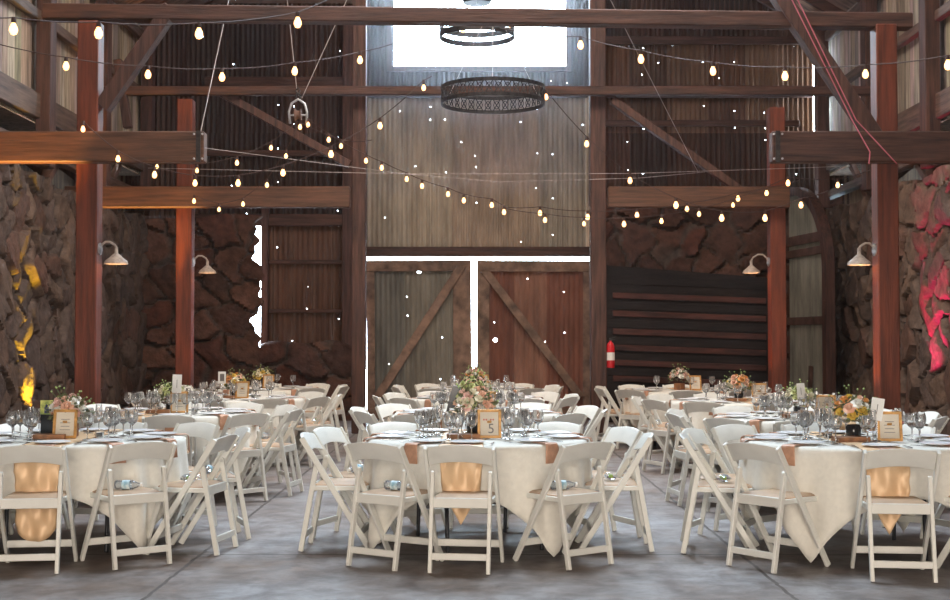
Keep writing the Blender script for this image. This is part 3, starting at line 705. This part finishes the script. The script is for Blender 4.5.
# ------------------------------------------------------------------ coloured uplights at the walls
def uplight(x, y, aim, c, power, label, ang=30):
    e = empty('uplight', (x, y, 0)); tag(e, label, 'light')
    m = MB(); m.lathe([(0, .0), (.07, .0), (.07, .1), (.06, .12), (.055, .1), (0, .1)], 16); m.build('housing', M['iron'], e, smooth=True, angle=R(40))
    ld = bpy.data.lights.new('uplight_beam', 'SPOT'); ld.energy = power; ld.color = c; ld.spot_size = R(ang); ld.spot_blend = .5; ld.shadow_soft_size = .04
    o = bpy.data.objects.new('uplight_beam', ld); col.objects.link(o); o.parent = e; o.location = (0, 0, .14)
    d = Vector(aim)-Vector((x, y, .14)); o.rotation_euler = d.to_track_quat('-Z', 'Y').to_euler()
uplight(XL+.30, 16.9, (XL+.05, 16.9, 1.7), (1, .62, .03), 700, 'small floor uplight casting yellow on the left stone wall', 24)
uplight(XR-.7, 17.45, (XR, 17.45, 2.7), (1, .04, .20), 520, 'small floor uplight casting crimson on the right stone wall', 38)
uplight(XL+.5, Y1-.9, (xl1-.9, Y1-.25, 3.5), (1, .5, .12), 2300, 'small amber floor uplight aimed at the nearer left beam', 34)
uplight(XL+.6, Y2-.9, (xl2-.6, Y2-.2, 3.4), (1, .5, .12), 1500, 'small amber floor uplight aimed at the further left beam', 34)
uplight(xr1-.9, Y1+.05, (xr1, Y1, 2.2), (1, .42, .12), 110, 'small amber floor uplight beside the nearer right post', 45)
uplight(xl1+.9, Y1+.05, (xl1, Y1, 2.2), (1, .42, .12), 110, 'small amber floor uplight beside the nearer left post', 45)
uplight(xr2-.9, Y2-.3, (xr2, Y2, 2.6), (1, .3, .08), 60, 'small amber floor uplight beside the further right post', 50)
uplight(xl2+.9, Y2-.3, (xl2, Y2, 2.6), (1, .3, .08), 60, 'small amber floor uplight beside the further left post', 50)
#TABLES
# ------------------------------------------------------------------ folding chair
def make_chair():
    e = empty('folding_chair'); ch = M['chair']
    top = (.775, -.275); foot = (0, .205)
    def yu(z): return top[1]+(foot[1]-top[1])*(1-z/top[0])
    for sx_ in (-1, 1):
        m = MB(); m.bar((sx_*.212, foot[1], 0.004), (sx_*.212, top[1], .770), .022, .040, up=(0, 1, 0)); m.build('upright', ch, e, bev=.004)
        m = MB(); m.bar((sx_*.180, -.283, 0.004), (sx_*.180, -.175, .60), .024, .034, up=(0, 1, 0))
        m.lathe([(0, -.012), (.017, -.012), (.017, .012), (0, .012)], 14, (sx_*.180, -.1755, .602), Matrix.Rotation(R(90), 3, 'Y')); m.build('rear_leg', ch, e, bev=.003)
    # curved backrest with arched lower edge
    m = MB(); n = 17; vs = []
    def col4(i):
        u = -1+2*i/(n-1); x = u*.200
        zt_ = .770+.020*(1-u*u); zb_ = .655+.026*(1-u*u)
        bow = -.022*(1-u*u)
        return [(x, yu(zb_)+bow-.010, zb_), (x, yu(zt_)+bow-.010, zt_), (x, yu(zt_)+bow+.010, zt_), (x, yu(zb_)+bow+.010, zb_)]
    for i in range(n): vs += col4(i)
    fs = [(0, 1, 2, 3), tuple((n-1)*4+k for k in (3, 2, 1, 0))]
    for i in range(n-1):
        for k in range(4): fs.append((i*4+k, i*4+(k+1) % 4, (i+1)*4+(k+1) % 4, (i+1)*4+k))
    m.add(vs, fs); m.build('backrest', ch, e, smooth=True, bev=.003, angle=R(40))
    m = MB(); m.box((0, -.208, .425), (.35, .018, .062)); m.build('seat_apron', ch, e, bev=.004)
    m = MB(); m.box((-.182, -.01, .430), (.02, .37, .032)); m.box((.182, -.01, .430), (.02, .37, .032)); m.box((0, .168, .430), (.36, .02, .032)); m.build('seat_frame', ch, e, bev=.004)
    # padded seat
    m = MB(); q = [(-.165, -.195), (.165, -.195), (.178, -.12), (.178, .12), (.15, .172), (-.15, .172), (-.178, .12), (-.178, -.12)]
    N = len(q); vs = [(x, y, .436) for x, y in q]+[(x, y, .452) for x, y in q]+[(x*.86, y*.86, .464) for x, y in q]
    fs = [tuple(range(N))[::-1], tuple(2*N+k for k in range(N))]+[(a*N+k, a*N+(k+1) % N, (a+1)*N+(k+1) % N, (a+1)*N+k) for a in (0, 1) for k in range(N)]
    m.add(vs, fs); m.build('seat_pad', M['pad'], e, smooth=True, angle=R(60))
    m = MB(); m.box((0, -.268, .105), (.352, .016, .042)); m.build('rear_rung', ch, e, bev=.003)
    z = .13; m = MB(); m.box((0, yu(z), z), (.404, .018, .045)); m.build('front_rung', ch, e, bev=.003)
    return e
chair0 = make_chair(); used = [False]
def place(proto, flag, loc, rz, label, group=None, parent=None):
    o = proto if not flag[0] else copy_tree(proto)
    flag[0] = True; o.location = loc; o.rotation_euler = (0, 0, rz); o['label'] = label
    if group: o['group'] = group
    return o

# ------------------------------------------------------------------ small table things
def proto(name, cat):
    e = empty(name); e['category'] = cat; return e
def one(name, m, material, cat, smooth=True, angle=R(40)):
    o = m.build(name, material, smooth=smooth, angle=angle); o['category'] = cat; return o
m = MB(); m.lathe([(0, .002), (.034, .0), (.035, .003), (.006, .008), (.004, .015), (.004, .075), (.010, .085), (.030, .100), (.041, .125), (.041, .15), (.033, .185), (.0315, .185), (.039, .15), (.038, .125), (.028, .103), (0, .092)], 16)
goblet0 = one('wine_glass', m, M['glass'], 'glass')
m = MB(); m.lathe([(0, .002), (.030, .0), (.031, .003), (.005, .008), (.0035, .015), (.0035, .08), (.012, .10), (.022, .13), (.0245, .17), (.021, .215), (.020, .215), (.023, .17), (.020, .13), (.010, .102), (0, .095)], 14)
flute0 = one('champagne_flute', m, M['glass'], 'glass')
m = MB(); m.lathe([(0, 0), (.075, 0), (.112, .007), (.120, .010), (.118, .0125), (.08, .005), (0, .0045)], 28)
plate0 = one('dinner_plate', m, M['plate'], 'plate')
m = MB(); m.lathe([(0, .0), (.028, 0), (.032, .05), (.030, .05), (.026, .006), (0, .006)], 14); votive0 = one('votive_glass', m, M['glass'], 'candle glass')
w_ = MB(); w_.lathe([(0, .0062), (.022, .0062), (.022, .03), (0, .03)], 12, (0, 0, 0)); w_.build('candle', M['plate'], votive0, smooth=True, angle=R(40))
m = MB(); m.bar((-.0, -.10, .002), (0, .02, .003), .010, .002); m.bar((0, .02, .003), (0, .05, .005), .024, .002)
for k in range(4): m.bar(((k-1.5)*.007, .045, .005), ((k-1.5)*.006, .095, .003), .003, .002)
fork0 = one('fork', m, M['silver'], 'cutlery', False)
m = MB(); m.bar((0, -.11, .003), (0, -.01, .003), .013, .005); m.add([(-.006, -.01, .002), (.006, -.01, .002), (.008, .06, .002), (-.002, .115, .002), (-.006, .05, .002), (-.006, -.01, .0035), (.006, -.01, .0035), (.008, .06, .003), (-.002, .115, .003), (-.006, .05, .003)],
    [(0,1,2,3,4), (9,8,7,6,5), (0,5,6,1), (1,6,7,2), (2,7,8,3), (3,8,9,4), (4,9,5,0)])
knife0 = one('knife', m, M['silver'], 'cutlery', False)
# napkin: lies under the plate and hangs over the table edge; local +Y outward, origin at table edge on the top
m = MB()
prof = [(-.22, .002), (-.05, .002), (.010, .003), (.024, -.003), (.030, -.02), (.031, -.07), (.034, -.125)]
def nap(i, j):
    x = -.05+.1*i/6; y, z = prof[j]; return (x*(1+.06*max(0, j-3)), y+(.003*math.sin(x*70) if j > 3 else 0), z+(.001 if j < 3 else 0))
m.grid(nap, 7, 7)
napkin0 = one('napkin', m, M['napkin'], 'napkin')
sol = napkin0.modifiers.new('thickness', 'SOLIDIFY'); sol.thickness = .0025; sol.offset = 1
# water bottle lying on a seat, along X
bt = proto('water_bottle', 'bottle')
m = MB(); RY = Matrix.Rotation(R(90), 3, 'Y'); m.lathe([(0, 0), (.026, .002), (.030, .012), (.028, .04), (.030, .06), (.028, .09), (.030, .115), (.018, .145), (.012, .155), (.012, .165), (0, .165)], 14, (-.08, 0, .031), RY); m.build('bottle_body', M['bottle'], bt, smooth=True)
m = MB(); m.lathe([(.0308, .05), (.0308, .10)], 14, (-.08, 0, .031), RY, cap=False); m.build('paper_label', M['label'], bt, smooth=True)
m = MB(); m.lathe([(0, .165), (.014, .165), (.014, .18), (0, .18)], 12, (-.08, 0, .031), RY); m.build('cap', M['white_card'], bt, smooth=True, angle=R(40)); bottle0 = bt
# favour: a small rolled clear packet with green label
bt = proto('favor_packet', 'packet')
m = MB(); g_ = random.Random(3)
m.grid(lambda i, j: ((-.07+.14*i/8), .045*math.cos(2*PI*j/12)*(.55+.45*math.sin(PI*i/8))+g_.uniform(-.006, .006), .03+.028*math.sin(2*PI*j/12)*(.4+.6*math.sin(PI*i/8))+g_.uniform(-.002, .002)), 9, 13)
m.build('clear_wrap', M['bottle'], bt, smooth=True)
m = MB(); m.box((0, 0, .03), (.05, .03, .022)); m.build('green_sticker', M['glabel'], bt, bev=.003); packet0 = bt

# frame with a table number
def make_frame(num=None):
    e = empty('table_number_frame'); W_, H_ = .165, .20; T = Matrix.Rotation(R(-9), 3, 'X')
    m = MB(); b = .019
    for c_, s_ in (((0, 0, b/2), (W_, .016, b)), ((0, 0, H_-b/2), (W_, .016, b)), ((-W_/2+b/2, 0, H_/2), (b, .016, H_)), ((W_/2-b/2, 0, H_/2), (b, .016, H_))):
        m.box(T @ Vector(c_), s_, T)
    m.build('frame_rim', M['gold_frame'], e, bev=.003)
    m = MB(); m.box(T @ Vector((0, .004, H_/2)), (W_-2*b+.004, .004, H_-2*b+.004), T); m.build('paper', M['paper'], e)
    m = MB(); m.bar((0, .01, H_*.6), (0, .09, .004), .03, .004); m.build('easel_leg', M['gold_frame'], e)
    if num:
        cu = bpy.data.curves.new('table_number', 'FONT'); cu.body = num; cu.size = .095; cu.extrude = .0006; cu.align_x = 'CENTER'; cu.materials.append(M['ink'])
        tmp = bpy.data.objects.new('table_number_curve', cu); me_ = bpy.data.meshes.new_from_object(tmp); bpy.data.objects.remove(tmp); o = bpy.data.objects.new('table_number', me_); col.objects.link(o); o.parent = e; p = T @ Vector((.012, -.0005, .035)); o.location = p; o.rotation_euler = (R(90-9), 0, 0)
        m = MB()
        for dx in (-.036, -.019, .012, .029): m.prism([(dx-.008, .125), (dx+.002, .122), (dx+.005, .132), (dx-.004, .135)], .0, .0012)
        o = m.build('red_mark', M['redink'], e); o.rotation_euler = (R(-9), 0, 0); o.location = (0, -.0005, 0)
    else:
        m = MB()
        for k in range(4): m.box(T @ Vector((0, .0015, .06+k*.024)), (.07-.01*(k % 2), .001, .004), T)
        m.build('line_of_writing', M['ink'], e)
    return e
frame5 = make_frame('5'); frame0 = make_frame()

# flower arrangements
def bloom_mb(m, c, r, colr, g, n=11):
    ax = Vector(c); base = Vector(g_dir(c))
    q = base.to_track_quat('Z', 'Y').to_matrix()
    for layer, (k, rr, tilt, hh) in enumerate(((5, .35, .15, .75), (6, .62, .45, .6), (7, 1.0, .95, .35))):
        for i in range(k):
            a = 2*PI*(i+.5*layer)/k+g.uniform(-.1, .1); f = g.uniform(.88, 1.1); m.cur = tuple(min(1, x*f*(.86+.14*layer/2 if layer < 2 else 1)) for x in colr)
            T_ = q @ Matrix.Rotation(a, 3, 'Z')
            pts = []
            for u in (-1, 0, 1):
                for v in (0, .5, 1.0):
                    w2 = r*.62*rr*math.sin(.5+v*1.9)
                    rad = r*rr*(.15+.85*v**.8); z = r*(hh*v)-(r*.25*v*v if layer == 2 else 0)
                    p = Vector((rad-abs(u)*rad*.22, u*w2, z)); pts.append(ax+T_ @ p)
            m.add(pts, [(0, 3, 4, 1), (1, 4, 5, 2), (3, 6, 7, 4), (4, 7, 8, 5)])
_cc = [Vector((0, 0, .1))]
def g_dir(c):
    d = (Vector(c)-_cc[0]); return d.normalized() if d.length > 1e-4 else Vector((0, 0, 1))
def make_flowers(seed, pal, rad=.125, vase='black', hb=.10, nb=15, low=.0):
    g = random.Random(seed); e = empty('flower_arrangement'); e['category'] = 'flowers'
    m = MB()
    if vase == 'black': m.lathe([(0, 0), (.035, 0), (.05, .02), (.052, .08), (.04, hb+.01), (.036, hb+.01), (.045, .08), (0, .02)], 18)
    else: m.box((0, 0, hb/2), (.11, .11, hb))
    m.build('vase', M['vase'] if vase == 'black' else M['woodslice'], e, smooth=vase == 'black', angle=R(40))
    C0 = Vector((0, 0, hb+rad*.75)); _cc[0] = C0-Vector((0, 0, rad*.5))
    fm = MB(); fm.cur = (1, 1, 1)
    for k in range(190):
        a = g.uniform(0, 2*PI); ph = g.uniform(-.6, 1.3); rr = rad*g.uniform(.7, 1.1)*(1.3 if ph < .15 else 1)
        d = Vector((math.cos(a)*math.cos(ph), math.sin(a)*math.cos(ph), math.sin(ph)*.9)); c = C0+d*rr; b = g.uniform(.6, 1.7)
        fm.cur = (b*g.uniform(.9, 1.3), b, b*g.uniform(.7, 1.1))
        t = (d+Vector((g.uniform(-.7, .7), g.uniform(-.7, .7), g.uniform(-.4, .7)))).normalized(); s_ = t.cross(Vector((g.uniform(-1, 1), g.uniform(-1, 1), g.uniform(-1, 1)))).normalized(); up = t.cross(s_)
        Lh = g.uniform(.025, .055); Wh = Lh*g.uniform(.2, .36)
        fm.add([c-t*Lh*.5, c+s_*Wh+up*.004, c+t*Lh*.5, c-s_*Wh+up*.004, c], [(0, 1, 4), (1, 2, 4), (2, 3, 4), (3, 0, 4)])
    for k in range(16):                                   # stems of filler with buds
        a = g.uniform(0, 2*PI); ph = g.uniform(.1, 1.35); d = Vector((math.cos(a)*math.cos(ph), math.sin(a)*math.cos(ph), math.sin(ph)))
        tip = C0+d*rad*g.uniform(1.3, 1.6); fm.cur = (1, 1.1, .8); fm.tube([C0+d*rad*.3, tip], .0018, 4)
        fm.cur = (3.2, 3.4, 2.2); fm.lathe([(0, -.008), (.008, 0), (0, .009)], 6, tip)
    fm.build('foliage', M['leaf'], e)
    for k in range(nb):
        t = (k+.5)/nb; ph = math.asin(max(-.25, 1-1.2*t)); a = k*2.4+g.uniform(-.3, .3)
        d = Vector((math.cos(a)*math.cos(ph), math.sin(a)*math.cos(ph), math.sin(ph)*.85)); r = g.uniform(.034, .050)
        c = C0+d*(rad*1.0); bm_ = MB(); colr = pal[g.randrange(len(pal))]
        bloom_mb(bm_, c-d*r*.3, r, colr, g)
        bm_.cur = tuple(x*.8 for x in colr); bm_.lathe([(0, -.3*r), (.35*r, 0), (.25*r, .4*r), (0, .5*r)], 8, c)
        bm_.build('bloom', M['petal'], e, smooth=True)
    return e
PEACH = (.95, .60, .44); CREAM = (.95, .88, .68); PINK = (.92, .60, .52); YEL = (.85, .60, .12); ORG = (.82, .38, .12); WHT = (.95, .93, .86); LIME = (.68, .72, .34)
FL = [make_flowers(1, [PEACH, CREAM, PINK, LIME, CREAM], .125, 'black', .13, 22),
      make_flowers(2, [WHT, WHT, PINK, WHT, PEACH], .12, 'wood', .09, 20),
      make_flowers(3, [PEACH, YEL, ORG, WHT, PEACH], .125, 'black', .09, 20),
      make_flowers(4, [YEL, CREAM, LIME, CREAM], .115, 'black', .08, 20),
      make_flowers(5, [ORG, YEL, PEACH, CREAM], .12, 'black', .09, 20)]
FLU = [[False] for _ in FL]
m = MB(); m.box((0, 0, .015), (.22, .14, .03)); box0 = one('wooden_riser', m, M['woodslice'], 'box', False)

def tablecloth(cx, cy, seed, rot):
    g = random.Random(seed); Rt = .768; Ls = 2.13; ZT = .7435; n = 144; ph = [g.uniform(0, 6.28) for _ in range(4)]
    m = MB(); rs = [0.0, .3, .55, .70, .745, .762]; hs = [.01, .03, .07, .13, .2, .28, .37, .46, .55, .64, .73]
    W = len(rs)+len(hs)
    def fn(i, j):
        a = 2*PI*i/n
        if j < len(rs): r = max(rs[j], .002); return (r*math.cos(a), r*math.sin(a), ZT if j < len(rs)-1 else ZT-.002)
        b = a-rot; drop = Ls/2/max(abs(math.cos(b)), abs(math.sin(b)))
        drop = min(drop, Ls*.707*.985)-Rt
        t = (j-len(rs))/(len(hs)-1); d = drop*((t*.98+.02)); k = abs(math.sin(2*b))**2
        fold = (.35*math.sin(a*13+ph[0])+.65*math.sin(a*22+ph[1]+1.2*math.sin(a*3+ph[2])))*(.013+.026*k)*min(1, d/.35)
        flare = .010+.020*min(1, d/.3)+k*.07*d
        r = Rt+flare+fold
        # at the corners the cloth hangs in from the square's tip
        return (r*math.cos(a), r*math.sin(a), ZT-.004-d)
    m.grid(fn, n, W, closed=True)
    o = m.build('tablecloth', M['cloth'], smooth=True); o.location = (cx, cy, 0)
    s = o.modifiers.new('thickness', 'SOLIDIFY'); s.thickness = .002; s.offset = 1
    return o
def runner(cx, cy, x0, hang, kind, seed):
    g = random.Random(seed); hw = .145; m = MB(); nu = 25; Re = .792; p0 = g.uniform(0, 6)
    top = 9; hn = 16
    def fn(i, j):
        u = -1+2*i/(nu-1); x = x0+u*hw; ye = math.sqrt(max(0, Re*Re-x*x))
        tot = hn+top+hn
        def hangpt(t):
            Lh = hang*((1-.0*abs(u)) if kind == 'round' else 1-.42*abs(u))
            if kind == 'round': Lh = hang*(1-.16*(abs(u)**3))
            d = Lh*t; nar = 1-.10*t if kind == 'round' else 1-.16*t
            w_ = .011*math.sin(u*5.2+p0+d*13)*min(1, d/.1)+.006*math.sin(u*8-d*21+p0)*min(1, d/.15)+(.009*math.sin(d*60+p0)*min(1, d/.1) if abs(u) > .8 else 0)
            return x0+u*hw*nar, ye+.018+.012*min(1, d/.05)+w_+.018*d, .748-d
        if j < hn:
            x_, y_, z_ = hangpt(1-j/hn); return (x_, -y_, z_)
        if j < hn+top:
            v = -1+2*(j-hn)/(top-1); return (x, v*(ye+.004), .7485+.0006*math.sin(u*20+v*9))
        x_, y_, z_ = hangpt((j-hn-top+1)/hn); return (x_, y_, z_)
    m.grid(fn, nu, hn+top+hn)
    o = m.build('table_runner', M['satin'], smooth=True); o.location = (cx, cy, 0)
    s = o.modifiers.new('thickness', 'SOLIDIFY'); s.thickness = .0016; s.offset = 1
    return o
def make_table():
    e = empty('round_folding_table'); e['category'] = 'table'
    m = MB(); m.lathe([(0, .712), (.745, .712), (.758, .72), (.758, .735), (.745, .741), (0, .741)], 48); m.build('tabletop', M['ply'], e, smooth=True, angle=R(40))
    for s_ in (-1, 1):
        m = MB(); m.tube([(-.33, s_*.36, .70), (-.33, s_*.42, .02), (-.33, s_*.42, .008)], .014, 8); m.tube([(.33, s_*.36, .70), (.33, s_*.42, .02), (.33, s_*.42, .008)], .014, 8)
        m.tube([(-.33, s_*.375, .55), (.33, s_*.375, .55)], .012, 8); m.tube([(-.33, s_*.385, .45), (0, s_*.1, .70), (.33, s_*.385, .45)], .010, 8)
        m.build('folding_leg', M['tleg'], e, smooth=True)
    return e
tab0 = make_table(); tabU = [False]
U = {k: [False] for k in ('gob', 'flu', 'pla', 'vot', 'for', 'kni', 'nap', 'bot', 'pac', 'f5', 'f0', 'box')}

COLN = ['left', 'middle', 'right']; ROWN = ['front', 'second', 'third', 'rearmost']
TB = [  # col, row, x, y, chair angle offset, runner offset, runner end
 (0, 0, -2.83, 9.15, 4, .03, 'round'), (0, 1, -2.84, 12.28, 12, -.2, 'point'), (0, 2, -2.80, 15.3, -8, -.2, 'point'), (0, 3, -2.98, 18.35, 6, -.1, 'point'),
 (1, 0, .02, 9.17, -6, -.11, 'point'), (1, 1, .02, 12.28, 8, -.1, 'point'), (1, 2, .02, 15.3, -10, -.1, 'point'), (1, 3, .02, 18.3, 4, 0, 'point'),
 (2, 0, 2.62, 8.9, 13, -.06, 'point'), (2, 1, 2.91, 11.55, -12, .1, 'point'), (2, 2, 2.99, 14.6, 6, .1, 'point'), (2, 3, 2.82, 17.75, -6, .05, 'point')]
SLOT = ['near side', 'near right', 'camera-end right', 'door-end right', 'far right', 'far side', 'far left',
        'door-end left', 'camera-end left', 'near left']
ANG = {(0, 0): [4, 39, 73, 108, 144, 180, 216, 252, 288, 324], (1, 0): [-5, 36, 79, 111, 148, 180, 214, 250, 281, 326], (2, 0): [-4, 38, 76, 110, 146, 182, 214, 244, 272, 311]}
FLDESC = ['peach cream and green', 'white and blush', 'peach yellow and white', 'yellow and cream', 'orange and yellow']
FLI = {(0,0): 1, (0,1): 3, (0,2): 4, (0,3): 3, (1,0): 0, (1,1): 0, (1,2): 2, (1,3): 1, (2,0): 2, (2,1): 3, (2,2): 4, (2,3): 1}
ZS = .7505
for (ci, ri, cx, cy, a0, rx, rk) in TB:
    g = random.Random(ci*10+ri+5)
    tn_ = '%s table, %s column' % (ROWN[ri], COLN[ci])
    o = place(tab0, tabU, (cx, cy, 0), g.uniform(-.3, .3), 'round folding table with dark legs, the %s' % tn_, 'round folding tables')
    o = tablecloth(cx, cy, ci*7+ri, R({0: 2, 1: -6, 2: 4}[ci]+g.uniform(-4, 4)))
    tag(o, 'ivory square tablecloth draped over the %s' % tn_, 'tablecloth', 'ivory tablecloths')
    o = runner(cx, cy, rx, {0: .60, 1: .50, 2: .52}[ci], rk, ci+ri*3)
    tag(o, 'gold satin runner across the %s, %s end hanging' % (tn_, 'rounded' if rk == 'round' else 'pointed'), 'table runner', 'gold satin runners')
    for k in range(10):
        a = R(ANG[(ci, ri)][k] if ri == 0 else a0+36*k+g.uniform(-3.5, 3.5)); rc = .905+g.uniform(-.01, .02)
        dx, dy = math.sin(a), -math.cos(a)
        # push individually so that chairs look as set in the photo
        extra = g.uniform(-.07, .07)+({2: .18, 8: -.18}.get(k, 0) if ri == 0 else 0)
        lab = 'white folding chair at the %s of the %s' % (SLOT[k], tn_)
        place(chair0, used, (cx+dx*rc, cy+dy*rc, 0), a+extra, lab, 'white folding chairs')
        # seat clutter
        if ri < 3 and g.random() < .62:
            q = Vector((cx+dx*(rc+.02), cy+dy*(rc+.02), .4645))
            if g.random() < .7 and not (ci == 1 and k == 0): place(bottle0, U['bot'], q, a+g.uniform(-.7, .7), 'water bottle lying on the seat at the %s of the %s' % (SLOT[k], tn_), 'water bottles on the chairs')
            else: place(packet0, U['pac'], q, a+g.uniform(-.5, .5), 'clear green-stickered packet on the seat at the %s, %s' % (SLOT[k], tn_), 'packets on the chairs')
        # place setting
        ad = a+g.uniform(-.03, .03); ux, uy = math.sin(ad), -math.cos(ad)
        if not (abs(cx+ux*.78-(cx+rx)) < .21 and False):
            place(napkin0, U['nap'], (cx+ux*.772, cy+uy*.772, ZS-.0005), ad+PI, 'copper napkin at the %s of the %s' % (SLOT[k], tn_), 'copper napkins')
        napz = ZS+.004
        place(plate0, U['pla'], (cx+ux*.60, cy+uy*.60, napz), 0, 'white plate at the %s of the %s' % (SLOT[k], tn_), 'white dinner plates')
        if ri < 2:
            for (pr, fl, nm, off) in ((fork0, 'for', 'fork', -.165), (knife0, 'kni', 'knife', .165)):
                px_, py_ = cx+ux*.60+uy*-off*1.0, cy+uy*.60+ux*off
                place(pr, U[fl], (px_, py_, ZS), ad, 'silver %s by the plate at the %s, %s' % (nm, SLOT[k], tn_), nm+'s beside the plates')
        # glasses between plate and centre, right hand side
        gl_ = 'stemmed wine glass on the %s' % tn_; gg = 'wine glasses on the %s' % tn_
        for (rr, da, pr, fl, lb, gp) in ((.415, .26, goblet0, 'gob', gl_, gg), (.345, -.04, goblet0, 'gob', gl_, gg), (.37, .62-.36, flute0, 'flu', 'slim champagne flute on the %s' % tn_, 'champagne flutes on the %s' % tn_)):
            if (ri >= 2 and rr == .345): continue
            if ri == 3 and (k % 2 or pr is flute0): continue
            if rr == .37: rr = .27; da = .12
            if pr is flute0 and (k+ci) % 2: continue
            ag = ad+da+g.uniform(-.05, .05); rr += g.uniform(-.012, .012)
            if ri == 0 and abs(math.sin(ag)*rr-{0: .09, 1: .08, 2: .16}[ci]) < .10 and math.cos(ag)*rr > .1: continue
            place(pr, U[fl], (cx+math.sin(ag)*rr, cy-math.cos(ag)*rr, ZS+.0015), g.uniform(0, 6), lb, gp)
    # centrepiece
    fi = FLI[(ci, ri)]
    place(FL[fi], FLU[fi], (cx-.03, cy+.02, ZS+.0015), g.uniform(0, 6) if FLU[fi][0] else 0, '%s flower arrangement on the %s' % (FLDESC[fi], tn_), 'flower centrepieces')
    fx = {0: (.09 if ri else .0), 1: .09, 2: .16}[ci]; 
    fdy = -.17
    if (ci, ri) == (1, 0): place(frame5, U['f5'], (cx+.08, cy-.17, ZS+.0015), R(4), 'gilt table number frame reading 5 on the front middle table')
    else: place(frame0, U['f0'], (cx+fx, cy+fdy, ZS+.0015), R(g.uniform(-14, 14)), 'gilt framed table card on the %s' % tn_, 'framed table cards')
    if ri < 3: place(box0, U['box'], (cx-.10, cy-.155, ZS+.0015), R(g.uniform(-8, 8)), 'flat wooden riser box on the %s' % tn_, 'wooden riser boxes')
    for k in range(2 if ri < 3 else 0):
        place(votive0, U['vot'], (cx-.165+k*.12, cy-.155+.02*k, ZS+.032) if False else (cx+(-.165 if k else .20), cy+.08*(1 if k else -1)+.06, ZS+.0015), 0, 'small glass candle holder on the %s' % tn_, 'candle holders on the %s' % tn_)
if not U['f5'][0]: pass
for fr_, lb in ((frame5, 1), (frame0, 1)): fr_['category'] = 'picture frame'
for o in bpy.data.objects:
    if o.parent is None and o.name.startswith('table_number_frame'): o['category'] = 'picture frame'
    if o.parent is None and o.name.startswith('folding_chair'): o['category'] = 'chair'
    if o.parent is None and o.name.startswith('flower_arr'): o['category'] = 'flowers'

# cards on thin stands
def card(x, y, z, w_, h_, tilt, label, pic=False, lean=0):
    e = empty('card_holder', (x, y, ZS+.0015)); tag(e, label, 'card')
    T = Matrix.Rotation(R(tilt), 3, 'Y'); m = MB(); m.box((0, 0, z+h_/2), (w_, .003, h_), T); m.build('card', M['white_card'], e)
    m = MB(); m.lathe([(0, 0), (.03, 0), (.028, .008), (.004, .012), (.004, z+.02), (0, z+.02)], 10, (0, .004, 0)); m.build('stand', M['silver'], e, smooth=True, angle=R(40))
    if pic:
        m = MB(); m.box((.002, -.003, z+h_*.5), (w_*.55, .002, h_*.6), T); m.build('printed_picture', M['ink'], e)
    else:
        m = MB(); m.box((0, -.003, z+h_*.5), (w_*.05, .002, h_*.45), T); m.build('line_of_writing', M['ink'], e)
    return e
p = at(877, 411, 8.72); card(p.x, p.y, .14, .085, .15, 9, 'white card tilted on a stand beside the peach flowers, front table of the right column')
p = at(177, 386, 12.0); card(p.x, p.y, .19, .085, .17, 2, 'upright white card among the yellow flowers, second table of the left column')
p = at(222, 378, 15.2); card(p.x, p.y, .17, .09, .14, 0, 'white card with a dark picture, third table of the left column', True)
p = at(801, 394, 11.4); card(p.x, p.y, .16, .07, .14, -4, 'pale card in front of the flowers, second table of the right column')
# colour photo card on the front left table
e = empty('photo_card', (at(51, 405, 9.25).x, 9.25, ZS+.0015)); tag(e, 'green and yellow photo card with two small figures, front table of the left column', 'card')
m = MB(); m.box((0, 0, .20), (.15, .004, .10)); M['photo'] = mat('photo_print', (.55, .55, .16), .5, var=.5, scale=18, c2=(.10, .22, .05)); m.build('photo_print', M['photo'], e)
m = MB(); m.box((-.03, -.003, .18), (.032, .002, .045)); m.lathe([(0, -.013), (.012, 0), (0, .013)], 10, (-.03, -.003, .21)); m.build('blue_figure', mat('navy_print', (.04, .05, .16), .5), e)
m = MB(); m.box((.035, -.003, .18), (.04, .002, .04)); m.lathe([(0, -.013), (.012, 0), (0, .013)], 10, (.035, -.003, .208)); m.build('red_figure', mat('red_print', (.5, .04, .03), .5), e)
m = MB(); m.box((0, .02, .075), (.15, .036, .15)); m.build('box_stand', M['vase'], e, bev=.003)
# leaning black board on the middle table of the second row, left of its flowers
e = empty('black_menu_board', (at(450, 410, 11.9).x, 11.95, ZS+.0015)); tag(e, 'leaning black board left of the flowers, second table of the middle column', 'board')
T = Matrix.Rotation(R(14), 3, 'Y'); m = MB(); m.box(Vector((.03, 0, .135)), (.075, .012, .25), T); m.build('board_face', M['vase'], e, bev=.003)
m = MB(); m.bar((.03, .01, .18), (.04, .10, .005), .02, .008); m.build('easel_leg', M['woodslice'], e)
